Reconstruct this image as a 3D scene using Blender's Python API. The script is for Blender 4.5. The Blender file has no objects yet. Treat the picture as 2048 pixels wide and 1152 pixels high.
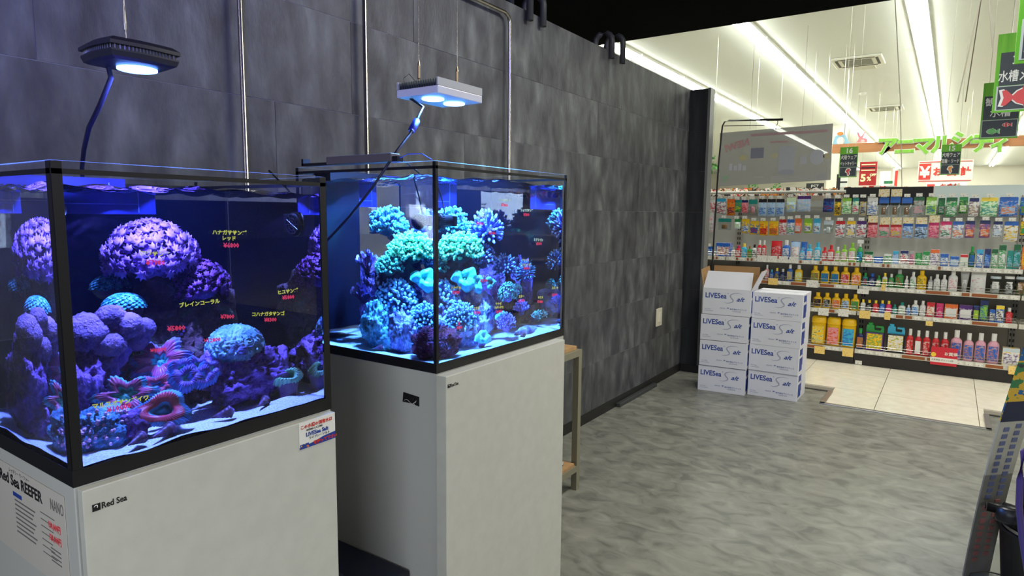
import bpy, bmesh, math, random
from mathutils import Vector, Matrix, noise
PI = math.pi
sc = bpy.context.scene
COL = sc.collection

# ------------------------------------------------------------------ camera
FPX, PITCH, ROLL, YAW, CAMH = 1282.0, -0.116, 0.00874, 0.5985, 1.26
def cam_axes():
    cy, sy = math.cos(YAW), math.sin(YAW); cp, sp = math.cos(PITCH), math.sin(PITCH); cr, sr = math.cos(ROLL), math.sin(ROLL)
    right = Vector((cy, sy, 0)); f0 = Vector((-sy, cy, 0)); u0 = Vector((0, 0, 1))
    fwd = cp*f0 + sp*u0; up = -sp*f0 + cp*u0
    return cr*right + sr*up, -sr*right + cr*up, fwd
CR, CU, CF = cam_axes()
EYE = Vector((0, 0, CAMH))
cd = bpy.data.cameras.new('camera'); cd.sensor_width = 36; cd.lens = FPX/2048*36; cd.clip_start = 0.05; cd.clip_end = 200
cam = bpy.data.objects.new('camera', cd); COL.objects.link(cam)
cam.matrix_world = Matrix.Translation(EYE) @ Matrix((CR, CU, -CF)).transposed().to_4x4()
sc.camera = cam

# ------------------------------------------------------------------ world, lights, exposure
w = bpy.data.worlds.new('world'); sc.world = w; w.use_nodes = True
w.node_tree.nodes['Background'].inputs[0].default_value = (0.75, 0.8, 0.75, 1)
w.node_tree.nodes['Background'].inputs[1].default_value = 0.03
sc.view_settings.view_transform = 'Standard'; sc.view_settings.look = 'None'
sc.view_settings.exposure = 0.0; sc.view_settings.gamma = 1.0
try: sc.view_settings.use_curve_mapping = False
except Exception: pass
TUBE = 30.0          # emission of the shop's fluorescent tubes
CORNER_FILL = 30.0    # watts of each added fill light over the aquarium corner
def area(name, loc, rot, sx, sy, watts, color, spread=PI):
    l = bpy.data.lights.new(name, 'AREA'); l.shape = 'RECTANGLE'; l.size = sx; l.size_y = sy
    l.energy = watts; l.color = color; l.spread = spread
    o = bpy.data.objects.new(name, l); o.location = loc; o.rotation_euler = rot; COL.objects.link(o); return o
WARM = (1.0, 0.99, 0.92)
# unseen fill lights added under the corner's black ceiling (all out of view)
for i, (x, y, f) in enumerate(((2.6, 0.1, 1.0), (3.0, 2.6, 1.0), (0.2, -1.4, .3), (4.2, 1.4, 1.2), (2.0, 4.0, .8), (-1.0, -1.9, .4), (-.4, 2.6, 1.5), (1.4, 3.0, .5))):
    area('corner_fill_light', (x, y, 2.64), (0, 0, 0), 0.3, 1.2, CORNER_FILL*f, WARM)
# light of the shop's tubes over the aisle in front of the shelves, which starts where the black ceiling ends
for x in (-3.2, -0.68, 1.75, 4.2):
    area('aisle_tube_light', (x, 5.85, 4.44), (0, 0, 0), 0.25, 1.5, 56, (1, 1, .93))
area('store_bounce_fill', (2.6, 5.6, 3.3), (math.radians(-52), 0, 0), 3.0, 1.0, 18, WARM)  # unseen fill added in mid-air for light bounced off the store
# unseen fills added for blue-lit tanks presumed behind the camera
area('neighbour_tank_fill', (0.5, -1.5, 1.3), (math.radians(90), 0, math.radians(20)), 1.2, .5, 34, (.78, .86, 1))
area('neighbour_reef_fill', (0.3, -0.7, 1.95), (math.radians(112), 0, math.radians(68)), .8, .3, 34, (.15, .14, 1), math.radians(105))
# blue reef lamps: discs under the two fixtures
def reef(name, loc, r, watts, color):
    l = bpy.data.lights.new(name, 'AREA'); l.shape = 'DISK'; l.size = 2*r; l.energy = watts; l.color = color; l.spread = math.radians(140)
    o = bpy.data.objects.new(name, l); o.location = loc; COL.objects.link(o)
reef('reef_lamp_light', (-1.135, 0.555, 1.487), .027, 11.0, (0.15, 0.22, 1.0))
reef('reef_lamp_light', (-1.156, 1.317, 1.552), .026, 18.0, (0.10, 0.30, 1.0))
reef('reef_lamp_light', (-1.156, 1.404, 1.552), .026, 18.0, (0.10, 0.30, 1.0))
cy = sc.cycles
cy.max_bounces = 10; cy.transmission_bounces = 8; cy.transparent_max_bounces = 14; cy.diffuse_bounces = 3; cy.glossy_bounces = 4
cy.caustics_reflective = False; cy.caustics_refractive = False; cy.sample_clamp_indirect = 60
try: cy.use_denoising = True
except Exception: pass

# ------------------------------------------------------------------ helpers: pixels (2048 x 1152) to world planes
def ray(px, py): return (CR*((px-1024)/FPX) - CU*((py-576)/FPX) + CF).normalized()
def at(px, py, ax, v):
    d = ray(px, py); return EYE + d*((v-EYE[ax])/d[ax])
def X(px, py, v): return at(px, py, 0, v)
def Y(px, py, v): return at(px, py, 1, v)
def Zp(px, py, v): return at(px, py, 2, v)
def wet(px, py, ax, plane, depth):
    """world point that shows at a pixel through a water face (refracted), depth behind the face"""
    d = ray(px, py); p = EYE + d*((plane-EYE[ax])/d[ax]); n = Vector((0, 0, 0)); n[ax] = -math.copysign(1, d[ax])
    ci = -d.dot(n); k = 1-(1-ci*ci)/1.33**2; r = d/1.33 + n*(ci/1.33-math.sqrt(k))
    return p + r*(depth/abs(r[ax]))

# ------------------------------------------------------------------ helpers: materials
def lin(c):
    return tuple(((v/255)/12.92 if v/255 <= .04045 else ((v/255+.055)/1.055)**2.4) for v in c) + (1,)
MC = {}
def nodes(name):
    m = bpy.data.materials.new(name); m.use_nodes = True; nt = m.node_tree; nt.nodes.clear()
    o = nt.nodes.new('ShaderNodeOutputMaterial'); return m, nt, o
def mat(name, c, rough=.5, metal=0, emit=0, ecol=None, spec=.5, alpha=None):
    k = ('m', name, c, rough, metal, emit)
    if k in MC: return MC[k]
    m, nt, o = nodes(name); b = nt.nodes.new('ShaderNodeBsdfPrincipled'); nt.links.new(b.outputs[0], o.inputs[0])
    b.inputs['Base Color'].default_value = lin(c); b.inputs['Roughness'].default_value = rough; b.inputs['Metallic'].default_value = metal
    b.inputs['Specular IOR Level'].default_value = spec
    if emit:
        b.inputs['Emission Color'].default_value = lin(ecol or c); b.inputs['Emission Strength'].default_value = emit
    MC[k] = m; return m
def nmat(name, cols, scale=8, stretch=(1, 1, 1), rough=.6, bump=0, bscale=None, detail=5, const=False, pos=None, dist=0, coord='Object', spec=.4, sss=0):
    """noise-mixed colours; cols = list of rgb 0-255"""
    k = ('n', name, tuple(cols), scale, stretch, rough, bump, const, coord)
    if k in MC: return MC[k]
    m, nt, o = nodes(name); N = nt.nodes.new; Lk = nt.links.new
    b = N('ShaderNodeBsdfPrincipled'); Lk(b.outputs[0], o.inputs[0]); b.inputs['Roughness'].default_value = rough; b.inputs['Specular IOR Level'].default_value = spec
    tc = N('ShaderNodeTexCoord'); mp = N('ShaderNodeMapping'); mp.inputs['Scale'].default_value = stretch; Lk(tc.outputs[coord], mp.inputs[0])
    n = N('ShaderNodeTexNoise'); n.inputs['Scale'].default_value = scale; n.inputs['Detail'].default_value = detail; n.inputs['Distortion'].default_value = dist; Lk(mp.outputs[0], n.inputs[0])
    r = N('ShaderNodeValToRGB'); Lk(n.outputs[0], r.inputs[0]); Lk(r.outputs[0], b.inputs['Base Color'])
    cr = r.color_ramp
    if const: cr.interpolation = 'CONSTANT'
    k2 = len(cols); pos = pos or [(.32+.36*i/(max(1, k2-1))) if not const else (0 if i == 0 else .38+.24*(i-1)/max(1, k2-2 or 1)) for i in range(k2)]
    while len(cr.elements) > 1: cr.elements.remove(cr.elements[0])
    cr.elements[0].position = pos[0]; cr.elements[0].color = lin(cols[0])
    for i in range(1, k2):
        e = cr.elements.new(pos[i]); e.color = lin(cols[i])
    if bump:
        n2 = N('ShaderNodeTexNoise'); n2.inputs['Scale'].default_value = bscale or scale*3; n2.inputs['Detail'].default_value = 4; Lk(mp.outputs[0], n2.inputs[0])
        bp = N('ShaderNodeBump'); bp.inputs['Strength'].default_value = bump; bp.inputs['Distance'].default_value = .01; Lk(n2.outputs[0], bp.inputs['Height']); Lk(bp.outputs[0], b.inputs['Normal'])
    MC[k] = m; return m
def glassy(name, tint, fmin, fmax, gloss_rough=.0, gcol=(1, 1, 1, 1)):
    """thin sheet: transparent with a fresnel-like glossy share"""
    m, nt, o = nodes(name); N = nt.nodes.new; Lk = nt.links.new
    t = N('ShaderNodeBsdfTransparent'); t.inputs[0].default_value = tint; g = N('ShaderNodeBsdfGlossy'); g.inputs['Roughness'].default_value = gloss_rough; g.inputs[0].default_value = gcol
    lw = N('ShaderNodeLayerWeight'); lw.inputs[0].default_value = .5; mr = N('ShaderNodeMapRange'); mr.inputs[3].default_value = fmin; mr.inputs[4].default_value = fmax
    pw = N('ShaderNodeMath'); pw.operation = 'POWER'; pw.inputs[1].default_value = 4; Lk(lw.outputs['Facing'], pw.inputs[0]); Lk(pw.outputs[0], mr.inputs[0])
    mx = N('ShaderNodeMixShader'); Lk(mr.outputs[0], mx.inputs[0]); Lk(t.outputs[0], mx.inputs[1]); Lk(g.outputs[0], mx.inputs[2]); Lk(mx.outputs[0], o.inputs[0]); return m

# ------------------------------------------------------------------ helpers: meshes
class MB:
    def __init__(s): s.v = []; s.f = []; s.m = []
    def add(s, vs, fs, mi=0):
        n = len(s.v); s.v += [tuple(v) for v in vs]; s.f += [tuple(i+n for i in f) for f in fs]; s.m += [mi]*len(fs); return s
    def box(s, a, b, mi=0):
        x0, y0, z0 = (min(a[i], b[i]) for i in range(3)); x1, y1, z1 = (max(a[i], b[i]) for i in range(3))
        return s.add([(x0,y0,z0),(x1,y0,z0),(x1,y1,z0),(x0,y1,z0),(x0,y0,z1),(x1,y0,z1),(x1,y1,z1),(x0,y1,z1)],
                     [(0,3,2,1),(4,5,6,7),(0,1,5,4),(1,2,6,5),(2,3,7,6),(3,0,4,7)], mi)
    def tube(s, pts, r, n=8, mi=0, cap=True, rs=None):
        pts = [Vector(p) for p in pts]; base = len(s.v); ref = None
        for i, p in enumerate(pts):
            d = (pts[min(i+1, len(pts)-1)]-pts[max(i-1, 0)]).normalized()
            if ref is None: ref = Vector((0, 0, 1)) if abs(d.z) < .9 else Vector((1, 0, 0))
            u = d.cross(ref).normalized(); v = d.cross(u); ref = v*-1 if False else ref
            rr = rs[i] if rs else r
            for k in range(n):
                a = 2*PI*k/n; s.v.append(tuple(p + u*(math.cos(a)*rr) + v*(math.sin(a)*rr)))
        for i in range(len(pts)-1):
            for k in range(n):
                a = base+i*n+k; b = base+i*n+(k+1) % n; s.f.append((a, b, b+n, a+n)); s.m.append(mi)
        if cap:
            s.f.append(tuple(base+k for k in range(n))); s.m.append(mi); e = base+(len(pts)-1)*n
            s.f.append(tuple(e+n-1-k for k in range(n))); s.m.append(mi)
        return s
    def lathe(s, prof, c=(0, 0, 0), n=16, mi=0, sx=1, sy=1, sq=0, axis=2, tilt=None):
        """prof [(r,z)]; sq squares the section"""
        base = len(s.v)
        for (r, z) in prof:
            for k in range(n):
                a = 2*PI*(k+.5)/n; ca, sa = math.cos(a), math.sin(a)
                f = 1
                if sq: f = 1/((abs(ca)**(2+sq)+abs(sa)**(2+sq))**(1/(2+sq)))
                p = Vector((ca*f*r*sx, sa*f*r*sy, z))
                if axis == 0: p = Vector((p.z, p.x, p.y))
                if axis == 1: p = Vector((p.x, p.z, p.y))
                if tilt: p = tilt @ p
                s.v.append((p.x+c[0], p.y+c[1], p.z+c[2]))
        for i in range(len(prof)-1):
            for k in range(n):
                a = base+i*n+k; b = base+i*n+(k+1) % n; s.f.append((a, b, b+n, a+n)); s.m.append(mi)
        s.f.append(tuple(base+n-1-k for k in range(n))); s.m.append(mi); e = base+(len(prof)-1)*n
        s.f.append(tuple(e+k for k in range(n))); s.m.append(mi); return s
    def prism(s, poly, o, u, v, d, mi=0):
        """poly [(a,b)] in plane o+a*u+b*v extruded by vector d"""
        o, u, v, d = map(Vector, (o, u, v, d)); n = len(poly); P = [o+u*a+v*b for a, b in poly]
        return s.add([*P, *[p+d for p in P]], [tuple(range(n))[::-1], tuple(range(n, 2*n))]+[(i, (i+1) % n, (i+1) % n+n, i+n) for i in range(n)], mi)
    def grid(s, fn, nu, nv, mi=0, cu=False, mif=None):
        base = len(s.v)
        for i in range(nu if cu else nu+1):
            for j in range(nv+1): s.v.append(tuple(fn(i/nu, j/nv)))
        N = nu if cu else nu+1
        for i in range(nu):
            for j in range(nv):
                a = base+i*(nv+1)+j; b = base+((i+1) % N)*(nv+1)+j
                s.f.append((a, b, b+1, a+1)); s.m.append(mif(i/nu, (j+.5)/nv) if mif else mi)
        return s
    def build(s, name, mats, parent=None, org=None, smooth=False, bevel=0, double=False):
        if not isinstance(mats, (list, tuple)): mats = [mats]
        if org is None: org = ORG.get(parent.name, Vector((0, 0, 0))) if parent else Vector((0, 0, 0))
        me = bpy.data.meshes.new(name); me.from_pydata([(v[0]-org[0], v[1]-org[1], v[2]-org[2]) for v in s.v], [], s.f)
        for m in mats: me.materials.append(m)
        if len(mats) > 1: me.polygons.foreach_set('material_index', s.m)
        if smooth: me.polygons.foreach_set('use_smooth', [True]*len(me.polygons))
        me.update(); o = bpy.data.objects.new(name, me); COL.objects.link(o)
        if parent: o.parent = parent
        else: o.location = org
        ORG[o.name] = Vector(org)
        if bevel:
            bm = bmesh.new(); bm.from_mesh(me); bmesh.ops.bevel(bm, geom=bm.edges[:], offset=bevel, segments=2, affect='EDGES', profile=.5); bm.to_mesh(me); bm.free()
        return o
ORG = {}
def thing(name, label, cat, loc=(0, 0, 0), rz=0, group=None):
    o = bpy.data.objects.new(name, None); COL.objects.link(o); o.location = loc; o.rotation_euler = (0, 0, rz)
    o['label'] = label; o['category'] = cat
    if group: o['group'] = group
    ORG[o.name] = Vector(loc); o.empty_display_size = .02; return o
def tag(o, label, cat, group=None, kind=None):
    o['label'] = label; o['category'] = cat
    if group: o['group'] = group
    if kind: o['kind'] = kind
    return o
def struct(o): o['kind'] = 'structure'; return o
def stuff(o): o['kind'] = 'stuff'; return o
TX = {}
def text(s, size, m, parent, o, u, v, name='lettering', off=0, ext=.0002, align='LEFT', shear=0, sx=1, org=None):
    """text laid on the plane through o with directions u (reading) and v (up); world coords unless parent rotated"""
    k = (s, size, off, ext, align, shear, m.name)
    if k not in TX:
        cu = bpy.data.curves.new(name, 'FONT'); cu.body = s; cu.size = size; cu.offset = off; cu.extrude = ext; cu.align_x = align; cu.resolution_u = 3 if s.isascii() else 1; cu.shear = shear
        t = bpy.data.objects.new('t', cu); me = bpy.data.meshes.new_from_object(t); bpy.data.objects.remove(t); me.materials.clear(); me.materials.append(m); me.name = name; TX[k] = me
    ob = bpy.data.objects.new(name, TX[k]); COL.objects.link(ob); u = Vector(u).normalized(); v = Vector(v).normalized(); n = u.cross(v)
    if org is None: org = ORG.get(parent.name, Vector((0, 0, 0))) if parent else Vector((0, 0, 0))
    if parent: ob.parent = parent
    M = Matrix((u*sx, v, n)).transposed().to_4x4(); M.translation = Vector(o)-org; ob.matrix_local = M; ORG[ob.name] = org
    return ob
EX, EY, EZ = Vector((1, 0, 0)), Vector((0, 1, 0)), Vector((0, 0, 1))

# ------------------------------------------------------------------ materials of the place
M_black = mat('black_plastic', (14, 14, 16), .35); M_matte = mat('matte_black', (9, 10, 11), .9, spec=.1)
M_white = mat('white_plastic', (225, 225, 220), .4); M_steel = mat('stainless_steel', (185, 180, 170), .25, 1)
M_concrete = nmat('concrete_wall_panel', [(58, 58, 62), (74, 75, 77), (88, 90, 91), (112, 115, 114)], 5.0, (2.4, 2.4, 1.0), .55, .2, 40, 14, pos=[.32, .45, .57, .74], dist=.25, coord='Object')
M_joint = mat('panel_joint', (150, 152, 152), .7); M_base = mat('dark_baseboard', (28, 27, 26), .5)
M_vinyl = nmat('grey_stone_vinyl', [(104, 104, 97), (122, 122, 113), (131, 131, 121), (145, 144, 134)], 9, (1.0, 1.5, 1), .36, .03, 60, 14, pos=[.34, .46, .56, .7], dist=.9)
M_tile = nmat('cream_floor_tile', [(222, 214, 192), (232, 225, 205)], 14, rough=.22, detail=3); M_grout = mat('tile_grout', (122, 116, 104), .8)
M_ceil = mat('store_ceiling_white', (212, 215, 210), .8); M_alu = mat('brushed_aluminium', (200, 200, 196), .3, .9)
M_cream = mat('cream_wall', (214, 210, 196), .8)
M_darkceil = mat('dark_shop_ceiling', (10, 12, 12), .95, spec=.05)

# ------------------------------------------------------------------ floor, ceiling, walls
f = struct(MB().box((-25, -6, -.2), (25, 52, -.0135)).build('floor', M_grout))
MB().box((-3.2, -6, -.0135), (6.2, 4.665, 0)).box((-3.2, 4.665, -.0135), (-.64, 5.02, 0)).box((.27, 4.665, -.0135), (6.2, 5.02, 0)).build('vinyl_flooring', M_vinyl, f)
PT = .565; y0 = 5.19-PT
def put(src, name, parent, loc):
    o = bpy.data.objects.new(name, src.data); COL.objects.link(o); o.parent = parent; o.location = loc; return o
tile = None
for i in range(-5, 5):
    for j in range(0, 4):
        xa = .228+i*PT; ya = y0+j*PT
        if j == 0:
            # the first row is cut along the edge of the vinyl
            if xa+PT < -.64-.001 or xa > .27:
                a, b, c0 = xa, xa+PT, 5.03
            elif xa < -.64: a, b, c0 = -.63, xa+PT, 4.69
            elif xa+PT > .28: a, b, c0 = xa, .262, 4.69
            else: a, b, c0 = xa, xa+PT, 4.69
            MB().box((a+.002, c0, -.0135), (b-.002, ya+PT-.002, -.003)).build('floor_tile', M_tile, f)
        else:
            if tile is None: tile = MB().box((.002, .002, -.0105), (PT-.002, PT-.002, 0)).build('floor_tile', M_tile, f); tile.location = (xa, ya, -.003)
            else: put(tile, 'floor_tile', f, (xa, ya, -.003))
MB().box((-25, 6.89, -.0135), (25, 52, -.003)).build('far_floor_surface', M_tile, f)
MB().box((2.5, 5.03, -.0135), (25, 6.88, -.003)).box((-25, 5.03, -.0135), (-2.62, 6.88, -.003)).build('aisle_floor_surface', M_tile, f)
# metal edging where the vinyl meets the tiles
e = MB().box((-.655, 4.66, 0), (.285, 4.695, .006)).box((-.655, 4.66, 0), (-.622, 5.035, .006)).box((.255, 4.66, 0), (.285, 5.035, .006)).build('trim_1', M_alu, bevel=.002); struct(e)
e = MB().box((-1.58, 5.015, 0), (-.655, 5.035, .006)).box((.285, 5.015, 0), (6.2, 5.035, .006)).build('trim_2', mat('dark_edge_strip', (60, 58, 52), .5)); struct(e)

# wall behind the aquariums: core plus individual cement-look boards with open joints
XW = -1.75
wl = struct(MB().box((-1.95, -4.2, 0), (XW-.0018, 5.1, 2.222)).build('wall_left', M_joint))
rows = [(.06, .352), (.352, .667), (.667, .965), (.965, 1.28), (1.28, 1.597), (1.597, 1.907), (1.907, 2.222)]
offs = [.62, .31, .0, .62, .31, .62, .0]
rnd = random.Random(4)
for (za, zb), of in zip(rows, offs):
    y = 2.82-.935*8+of; jw = .0009
    while y < 5.0:
        a, b = max(y, -4.2), min(y+.935, 5.0); y += .935
        if b <= a+.05: continue
        p = MB().box((XW-.006, a+jw, za+jw), (XW+rnd.uniform(-.0005, .0005), b-jw, zb-jw)).build('wall_board', M_concrete, wl, org=Vector((XW-rnd.random()*3, rnd.random()*4, rnd.random()*4)))
        me = p.data  # own origin gives every board its own streaks
        p.location = ORG[p.name]
# short return at the end of the wall
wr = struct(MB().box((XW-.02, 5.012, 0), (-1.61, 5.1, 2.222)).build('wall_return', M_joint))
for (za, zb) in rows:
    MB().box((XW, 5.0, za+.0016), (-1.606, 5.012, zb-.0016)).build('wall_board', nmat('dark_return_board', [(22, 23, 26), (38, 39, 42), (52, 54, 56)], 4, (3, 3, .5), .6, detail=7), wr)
struct(MB().box((-1.61, 4.998, 0), (-1.59, 5.1, 2.224)).build('trim_3', mat('grey_edge_trim', (110, 112, 110), .45)))
struct(MB().box((XW, -4.2, 0), (XW+.008, 5.0, .06)).build('baseboard_left', M_base))
struct(MB().box((XW+.008, 4.992, 0), (-1.59, 5.0, .06)).build('baseboard_return', M_base))
# cable duct on the floor along the wall
d = MB().box((XW+.008, 3.78, 0), (XW+.04, 4.42, .026)).build('cable_duct', mat('duct_grey', (60, 62, 62), .45), bevel=.004)
tag(d, 'low grey cable duct on the floor against the dark wall', 'duct')
a, b = X(1311, 618, XW), X(1319, 652, XW)
s = thing('wall_switch', 'narrow cream wall switch plate on the dark wall above the floor duct', 'switch', (XW, 4.5, .5))
MB().box((XW+.0015, 4.44, .44), (XW+.013, 4.54, .572)).build('switch_plate', mat('switch_cream', (228, 222, 198), .4), s, bevel=.003)
MB().box((XW+.013, 4.468, .47), (XW+.017, 4.512, .542)).build('rocker', mat('switch_rocker', (236, 232, 214), .3), s, bevel=.001)

# black ceiling block over the aquarium corner, pale store ceiling beyond
struct(MB().box((-8, -6, 2.66), (6.2, 4.99, 4.7)).build('ceiling_aquarium_corner', M_darkceil))
struct(MB().box((-8, -6, 0), (-7.9, 4.99, 2.66)).box((-8, -6, 0), (6.2, -5.9, 2.66)).build('wall_back', M_matte))
struct(MB().box((6.1, -6, 0), (6.2, 4.99, 2.66)).build('wall_right', mat('dark_side_wall', (46, 46, 46), .8)))
struct(MB().box((-25, 4.99, 4.5), (25, 52, 4.7)).build('ceiling', M_ceil))
struct(MB().box((-25, 51, 0), (25, 51.2, 4.5)).build('wall_far', M_cream))
struct(MB().box((-25, 4.99, 0), (-24.8, 51, 4.5)).build('wall_store_side', M_cream))
struct(MB().box((24.8, 4.99, 0), (25, 51, 4.5)).build('wall_store_other_side', M_cream))
struct(MB().box((-25, 4.9, 0), (-8, 4.99, 4.5)).box((6.2, 4.9, 0), (25, 4.99, 4.5)).build('wall_store_front', M_cream))

# ceiling light rows: twin-tube fixtures
M_tube = mat('glowing_tube', (250, 255, 245), .5, emit=TUBE); M_fix = mat('fixture_white', (222, 222, 212), .6)
fx = thing('ceiling_light', '', 'ceiling light', (0, 0, 4.5))
MB().box((-.14, 0, 4.45), (.14, 2.42, 4.4995)).build('housing', M_fix, fx)
for sx in (-.075, .075): MB().tube([(sx, .03, 4.42), (sx, 2.39, 4.42)], .028, 8).build('tube', M_tube, fx)
ROWN = {0: 'row nearest the dark wall', 1: 'second row from the dark wall', 2: 'middle row', 3: 'row above the fish signs'}
ORD = ['zeroth', 'first', 'second', 'third', 'fourth', 'fifth', 'sixth', 'seventh', 'eighth', 'ninth', 'tenth', 'eleventh', 'twelfth', 'thirteenth', 'fourteenth', 'fifteenth', 'sixteenth', 'seventeenth', 'eighteenth', 'nineteenth']
TENS = {2: 'twent', 3: 'thirt', 4: 'fort'}
def ordw(n): return ORD[n] if n < 20 else (TENS[n//10]+'ieth' if n % 10 == 0 else TENS[n//10]+'y-'+ORD[n % 10])
def copy_thing(root, loc, label=None, group=None, rz=None):
    r = root.copy(); COL.objects.link(r); r.location = loc; ORG[r.name] = Vector(loc)
    if rz is not None: r.rotation_euler = (0, 0, rz)
    if label: r['label'] = label
    if group: r['group'] = group
    for ch in list(root.children):
        c = ch.copy(); COL.objects.link(c); c.parent = r
        for g in list(ch.children):
            d = g.copy(); COL.objects.link(d); d.parent = c
    return r
first = True
for li, x in enumerate((-5.57, -3.16, -.68, 1.75)):
    for k in range(16):
        y = 10.1+2.5*k; lab = '%s twin-tube ceiling light from the front in the %s' % (ordw(k+1), ROWN[li])
        if first: fx.location = (x, y, 4.5); fx['label'] = lab; fx['group'] = 'store ceiling lights'; first = False; continue
        copy_thing(fx, (x, y, 4.5), lab, 'store ceiling lights')
# air-conditioning cassettes in the store ceiling
def cassette(x, y, lab):
    t = thing('air_conditioner', lab, 'air conditioner', (x, y, 4.5), group='ceiling air conditioners')
    g = mat('cassette_grille', (120, 122, 112), .6); b = MB()
    b.box((x-.47, y-.47, 4.455), (x+.47, y+.47, 4.4995)).build('panel', M_fix, t, bevel=.015)
    MB().box((x-.27, y-.27, 4.448), (x+.27, y+.27, 4.456)).build('grille', g, t)
    for q in range(4):
        r = Matrix.Rotation(q*PI/2, 3, 'Z'); P = [r @ Vector(p) for p in ((-.34, .345, 0), (.34, .345, 0), (.34, .395, 0), (-.34, .395, 0))]
        MB().prism([(p.x, p.y) for p in P], (x, y, 4.449), EX, EY, (0, 0, .008)).build('air_slot', mat('slot_dark', (70, 72, 66), .7), t)
    MB().box((x-.2, y+.62, 4.49), (x+.25, y+1.0, 4.5)).build('access_hatch', mat('hatch', (198, 198, 184), .7), t)
cassette(-1.87, 15.5, 'nearer square ceiling air conditioner, between the light rows')
cassette(-1.9, 22.5, 'farther square ceiling air conditioner, just above the beam with green letters')
sm = thing('smoke_detector', 'round white smoke detector on the pale store ceiling', 'detector', (-2.2, 19.6, 4.5))
MB().lathe([(.09, 4.5), (.09, 4.47), (.05, 4.45), (.01, 4.44)], (-2.2, 19.6, 0), 14).build('cover', M_white, sm, org=Vector((-2.2, 19.6, 4.5)))

# hoses hooked over the top of the wall
M_hose = mat('grey_hose', (58, 60, 62), .5)
for n, (y, hh, lab) in enumerate(((3.55, .1, 'grey hose hooked over the wall top, the one further from the tanks'), (3.70, .12, 'grey hose hooked over the wall top beside the first bright ceiling tube'),
                          (2.66, .2, 'grey hose rising over the wall top above the tall steel rods'), (2.78, .1, 'short grey hose loop on the wall top above the tall steel rods'))):
    pts = [(-1.78+.055*math.cos(a), y, 2.222+hh-.05+.05*math.sin(a)) for a in [PI*k/8 for k in range(9)]]
    o = MB().tube([(-1.725, y, 2.17)]+pts+[(-1.835, y, 2.22-.01)], .017, 10).build('hose', M_hose, smooth=True, org=Vector((-1.78, y, 2.222)))
    tag(o, lab, 'hose', 'hoses over the wall')

# ================================================================== aquariums
M_cab = nmat('satin_white_lacquer', [(196, 195, 184), (202, 201, 190)], 30, rough=.38)
M_cabside = mat('cabinet_side_white', (190, 190, 184), .42)
M_pane = glassy('aquarium_glass', (.98, .99, 1, 1), .006, .4)
def edge_mat():
    m, nt, o = nodes('glass_edge'); N = nt.nodes.new; t = N('ShaderNodeBsdfTransparent'); t.inputs[0].default_value = (.6, .8, .95, 1)
    d = N('ShaderNodeBsdfTranslucent'); d.inputs[0].default_value = (.5, .72, .9, 1); g = N('ShaderNodeBsdfDiffuse'); g.inputs[0].default_value = (.5, .72, .9, 1)
    a = N('ShaderNodeMixShader'); b = N('ShaderNodeMixShader'); a.inputs[0].default_value = .5; b.inputs[0].default_value = .45
    nt.links.new(d.outputs[0], a.inputs[1]); nt.links.new(g.outputs[0], a.inputs[2]); nt.links.new(t.outputs[0], b.inputs[1]); nt.links.new(a.outputs[0], b.inputs[2]); nt.links.new(b.outputs[0], o.inputs[0]); return m
M_edge = edge_mat()
M_silicone = mat('black_silicone', (10, 10, 13), .45)
M_backglass = mat('black_back_film', (5, 5, 8), .8, spec=.05)
def water_side():
    m, nt, o = nodes('water_body'); g = nt.nodes.new('ShaderNodeBsdfGlass'); g.inputs['IOR'].default_value = 1.33; g.inputs['Roughness'].default_value = 0
    nt.links.new(g.outputs[0], o.inputs[0]); v = nt.nodes.new('ShaderNodeVolumeAbsorption'); v.inputs[0].default_value = (.45, .7, 1, 1); v.inputs[1].default_value = .7; sv = nt.nodes.new('ShaderNodeVolumeScatter'); sv.inputs[0].default_value = (.3, .45, 1, 1); sv.inputs[1].default_value = .03; ad = nt.nodes.new('ShaderNodeAddShader'); nt.links.new(v.outputs[0], ad.inputs[0]); nt.links.new(sv.outputs[0], ad.inputs[1]); nt.links.new(ad.outputs[0], o.inputs[1]); return m
def water_top():
    m, nt, o = nodes('water_surface'); N = nt.nodes.new; Lk = nt.links.new
    t = N('ShaderNodeBsdfTransparent'); g = N('ShaderNodeBsdfGlossy'); g.inputs['Roughness'].default_value = .03
    fr = N('ShaderNodeFresnel'); fr.inputs['IOR'].default_value = 1.33; tc = N('ShaderNodeTexCoord'); n = N('ShaderNodeTexNoise'); n.inputs['Scale'].default_value = 22
    bp = N('ShaderNodeBump'); bp.inputs['Strength'].default_value = .6; bp.inputs['Distance'].default_value = .01
    Lk(tc.outputs['Object'], n.inputs[0]); Lk(n.outputs[0], bp.inputs['Height']); Lk(bp.outputs[0], g.inputs['Normal']); pass
    mx = N('ShaderNodeMixShader'); Lk(fr.outputs[0], mx.inputs[0]); Lk(t.outputs[0], mx.inputs[1]); Lk(g.outputs[0], mx.inputs[2]); Lk(mx.outputs[0], o.inputs[0]); return m
M_wside, M_wtop = water_side(), water_top()
M_sand = nmat('white_coral_sand', [(190, 196, 198), (222, 226, 226), (244, 247, 247)], 300, rough=.9, bump=.08, bscale=260, detail=2)
M_acryl = nmat('overflow_box_acrylic', [(40, 44, 120), (58, 66, 160)], 12, rough=.35)
HT = .875
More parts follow.
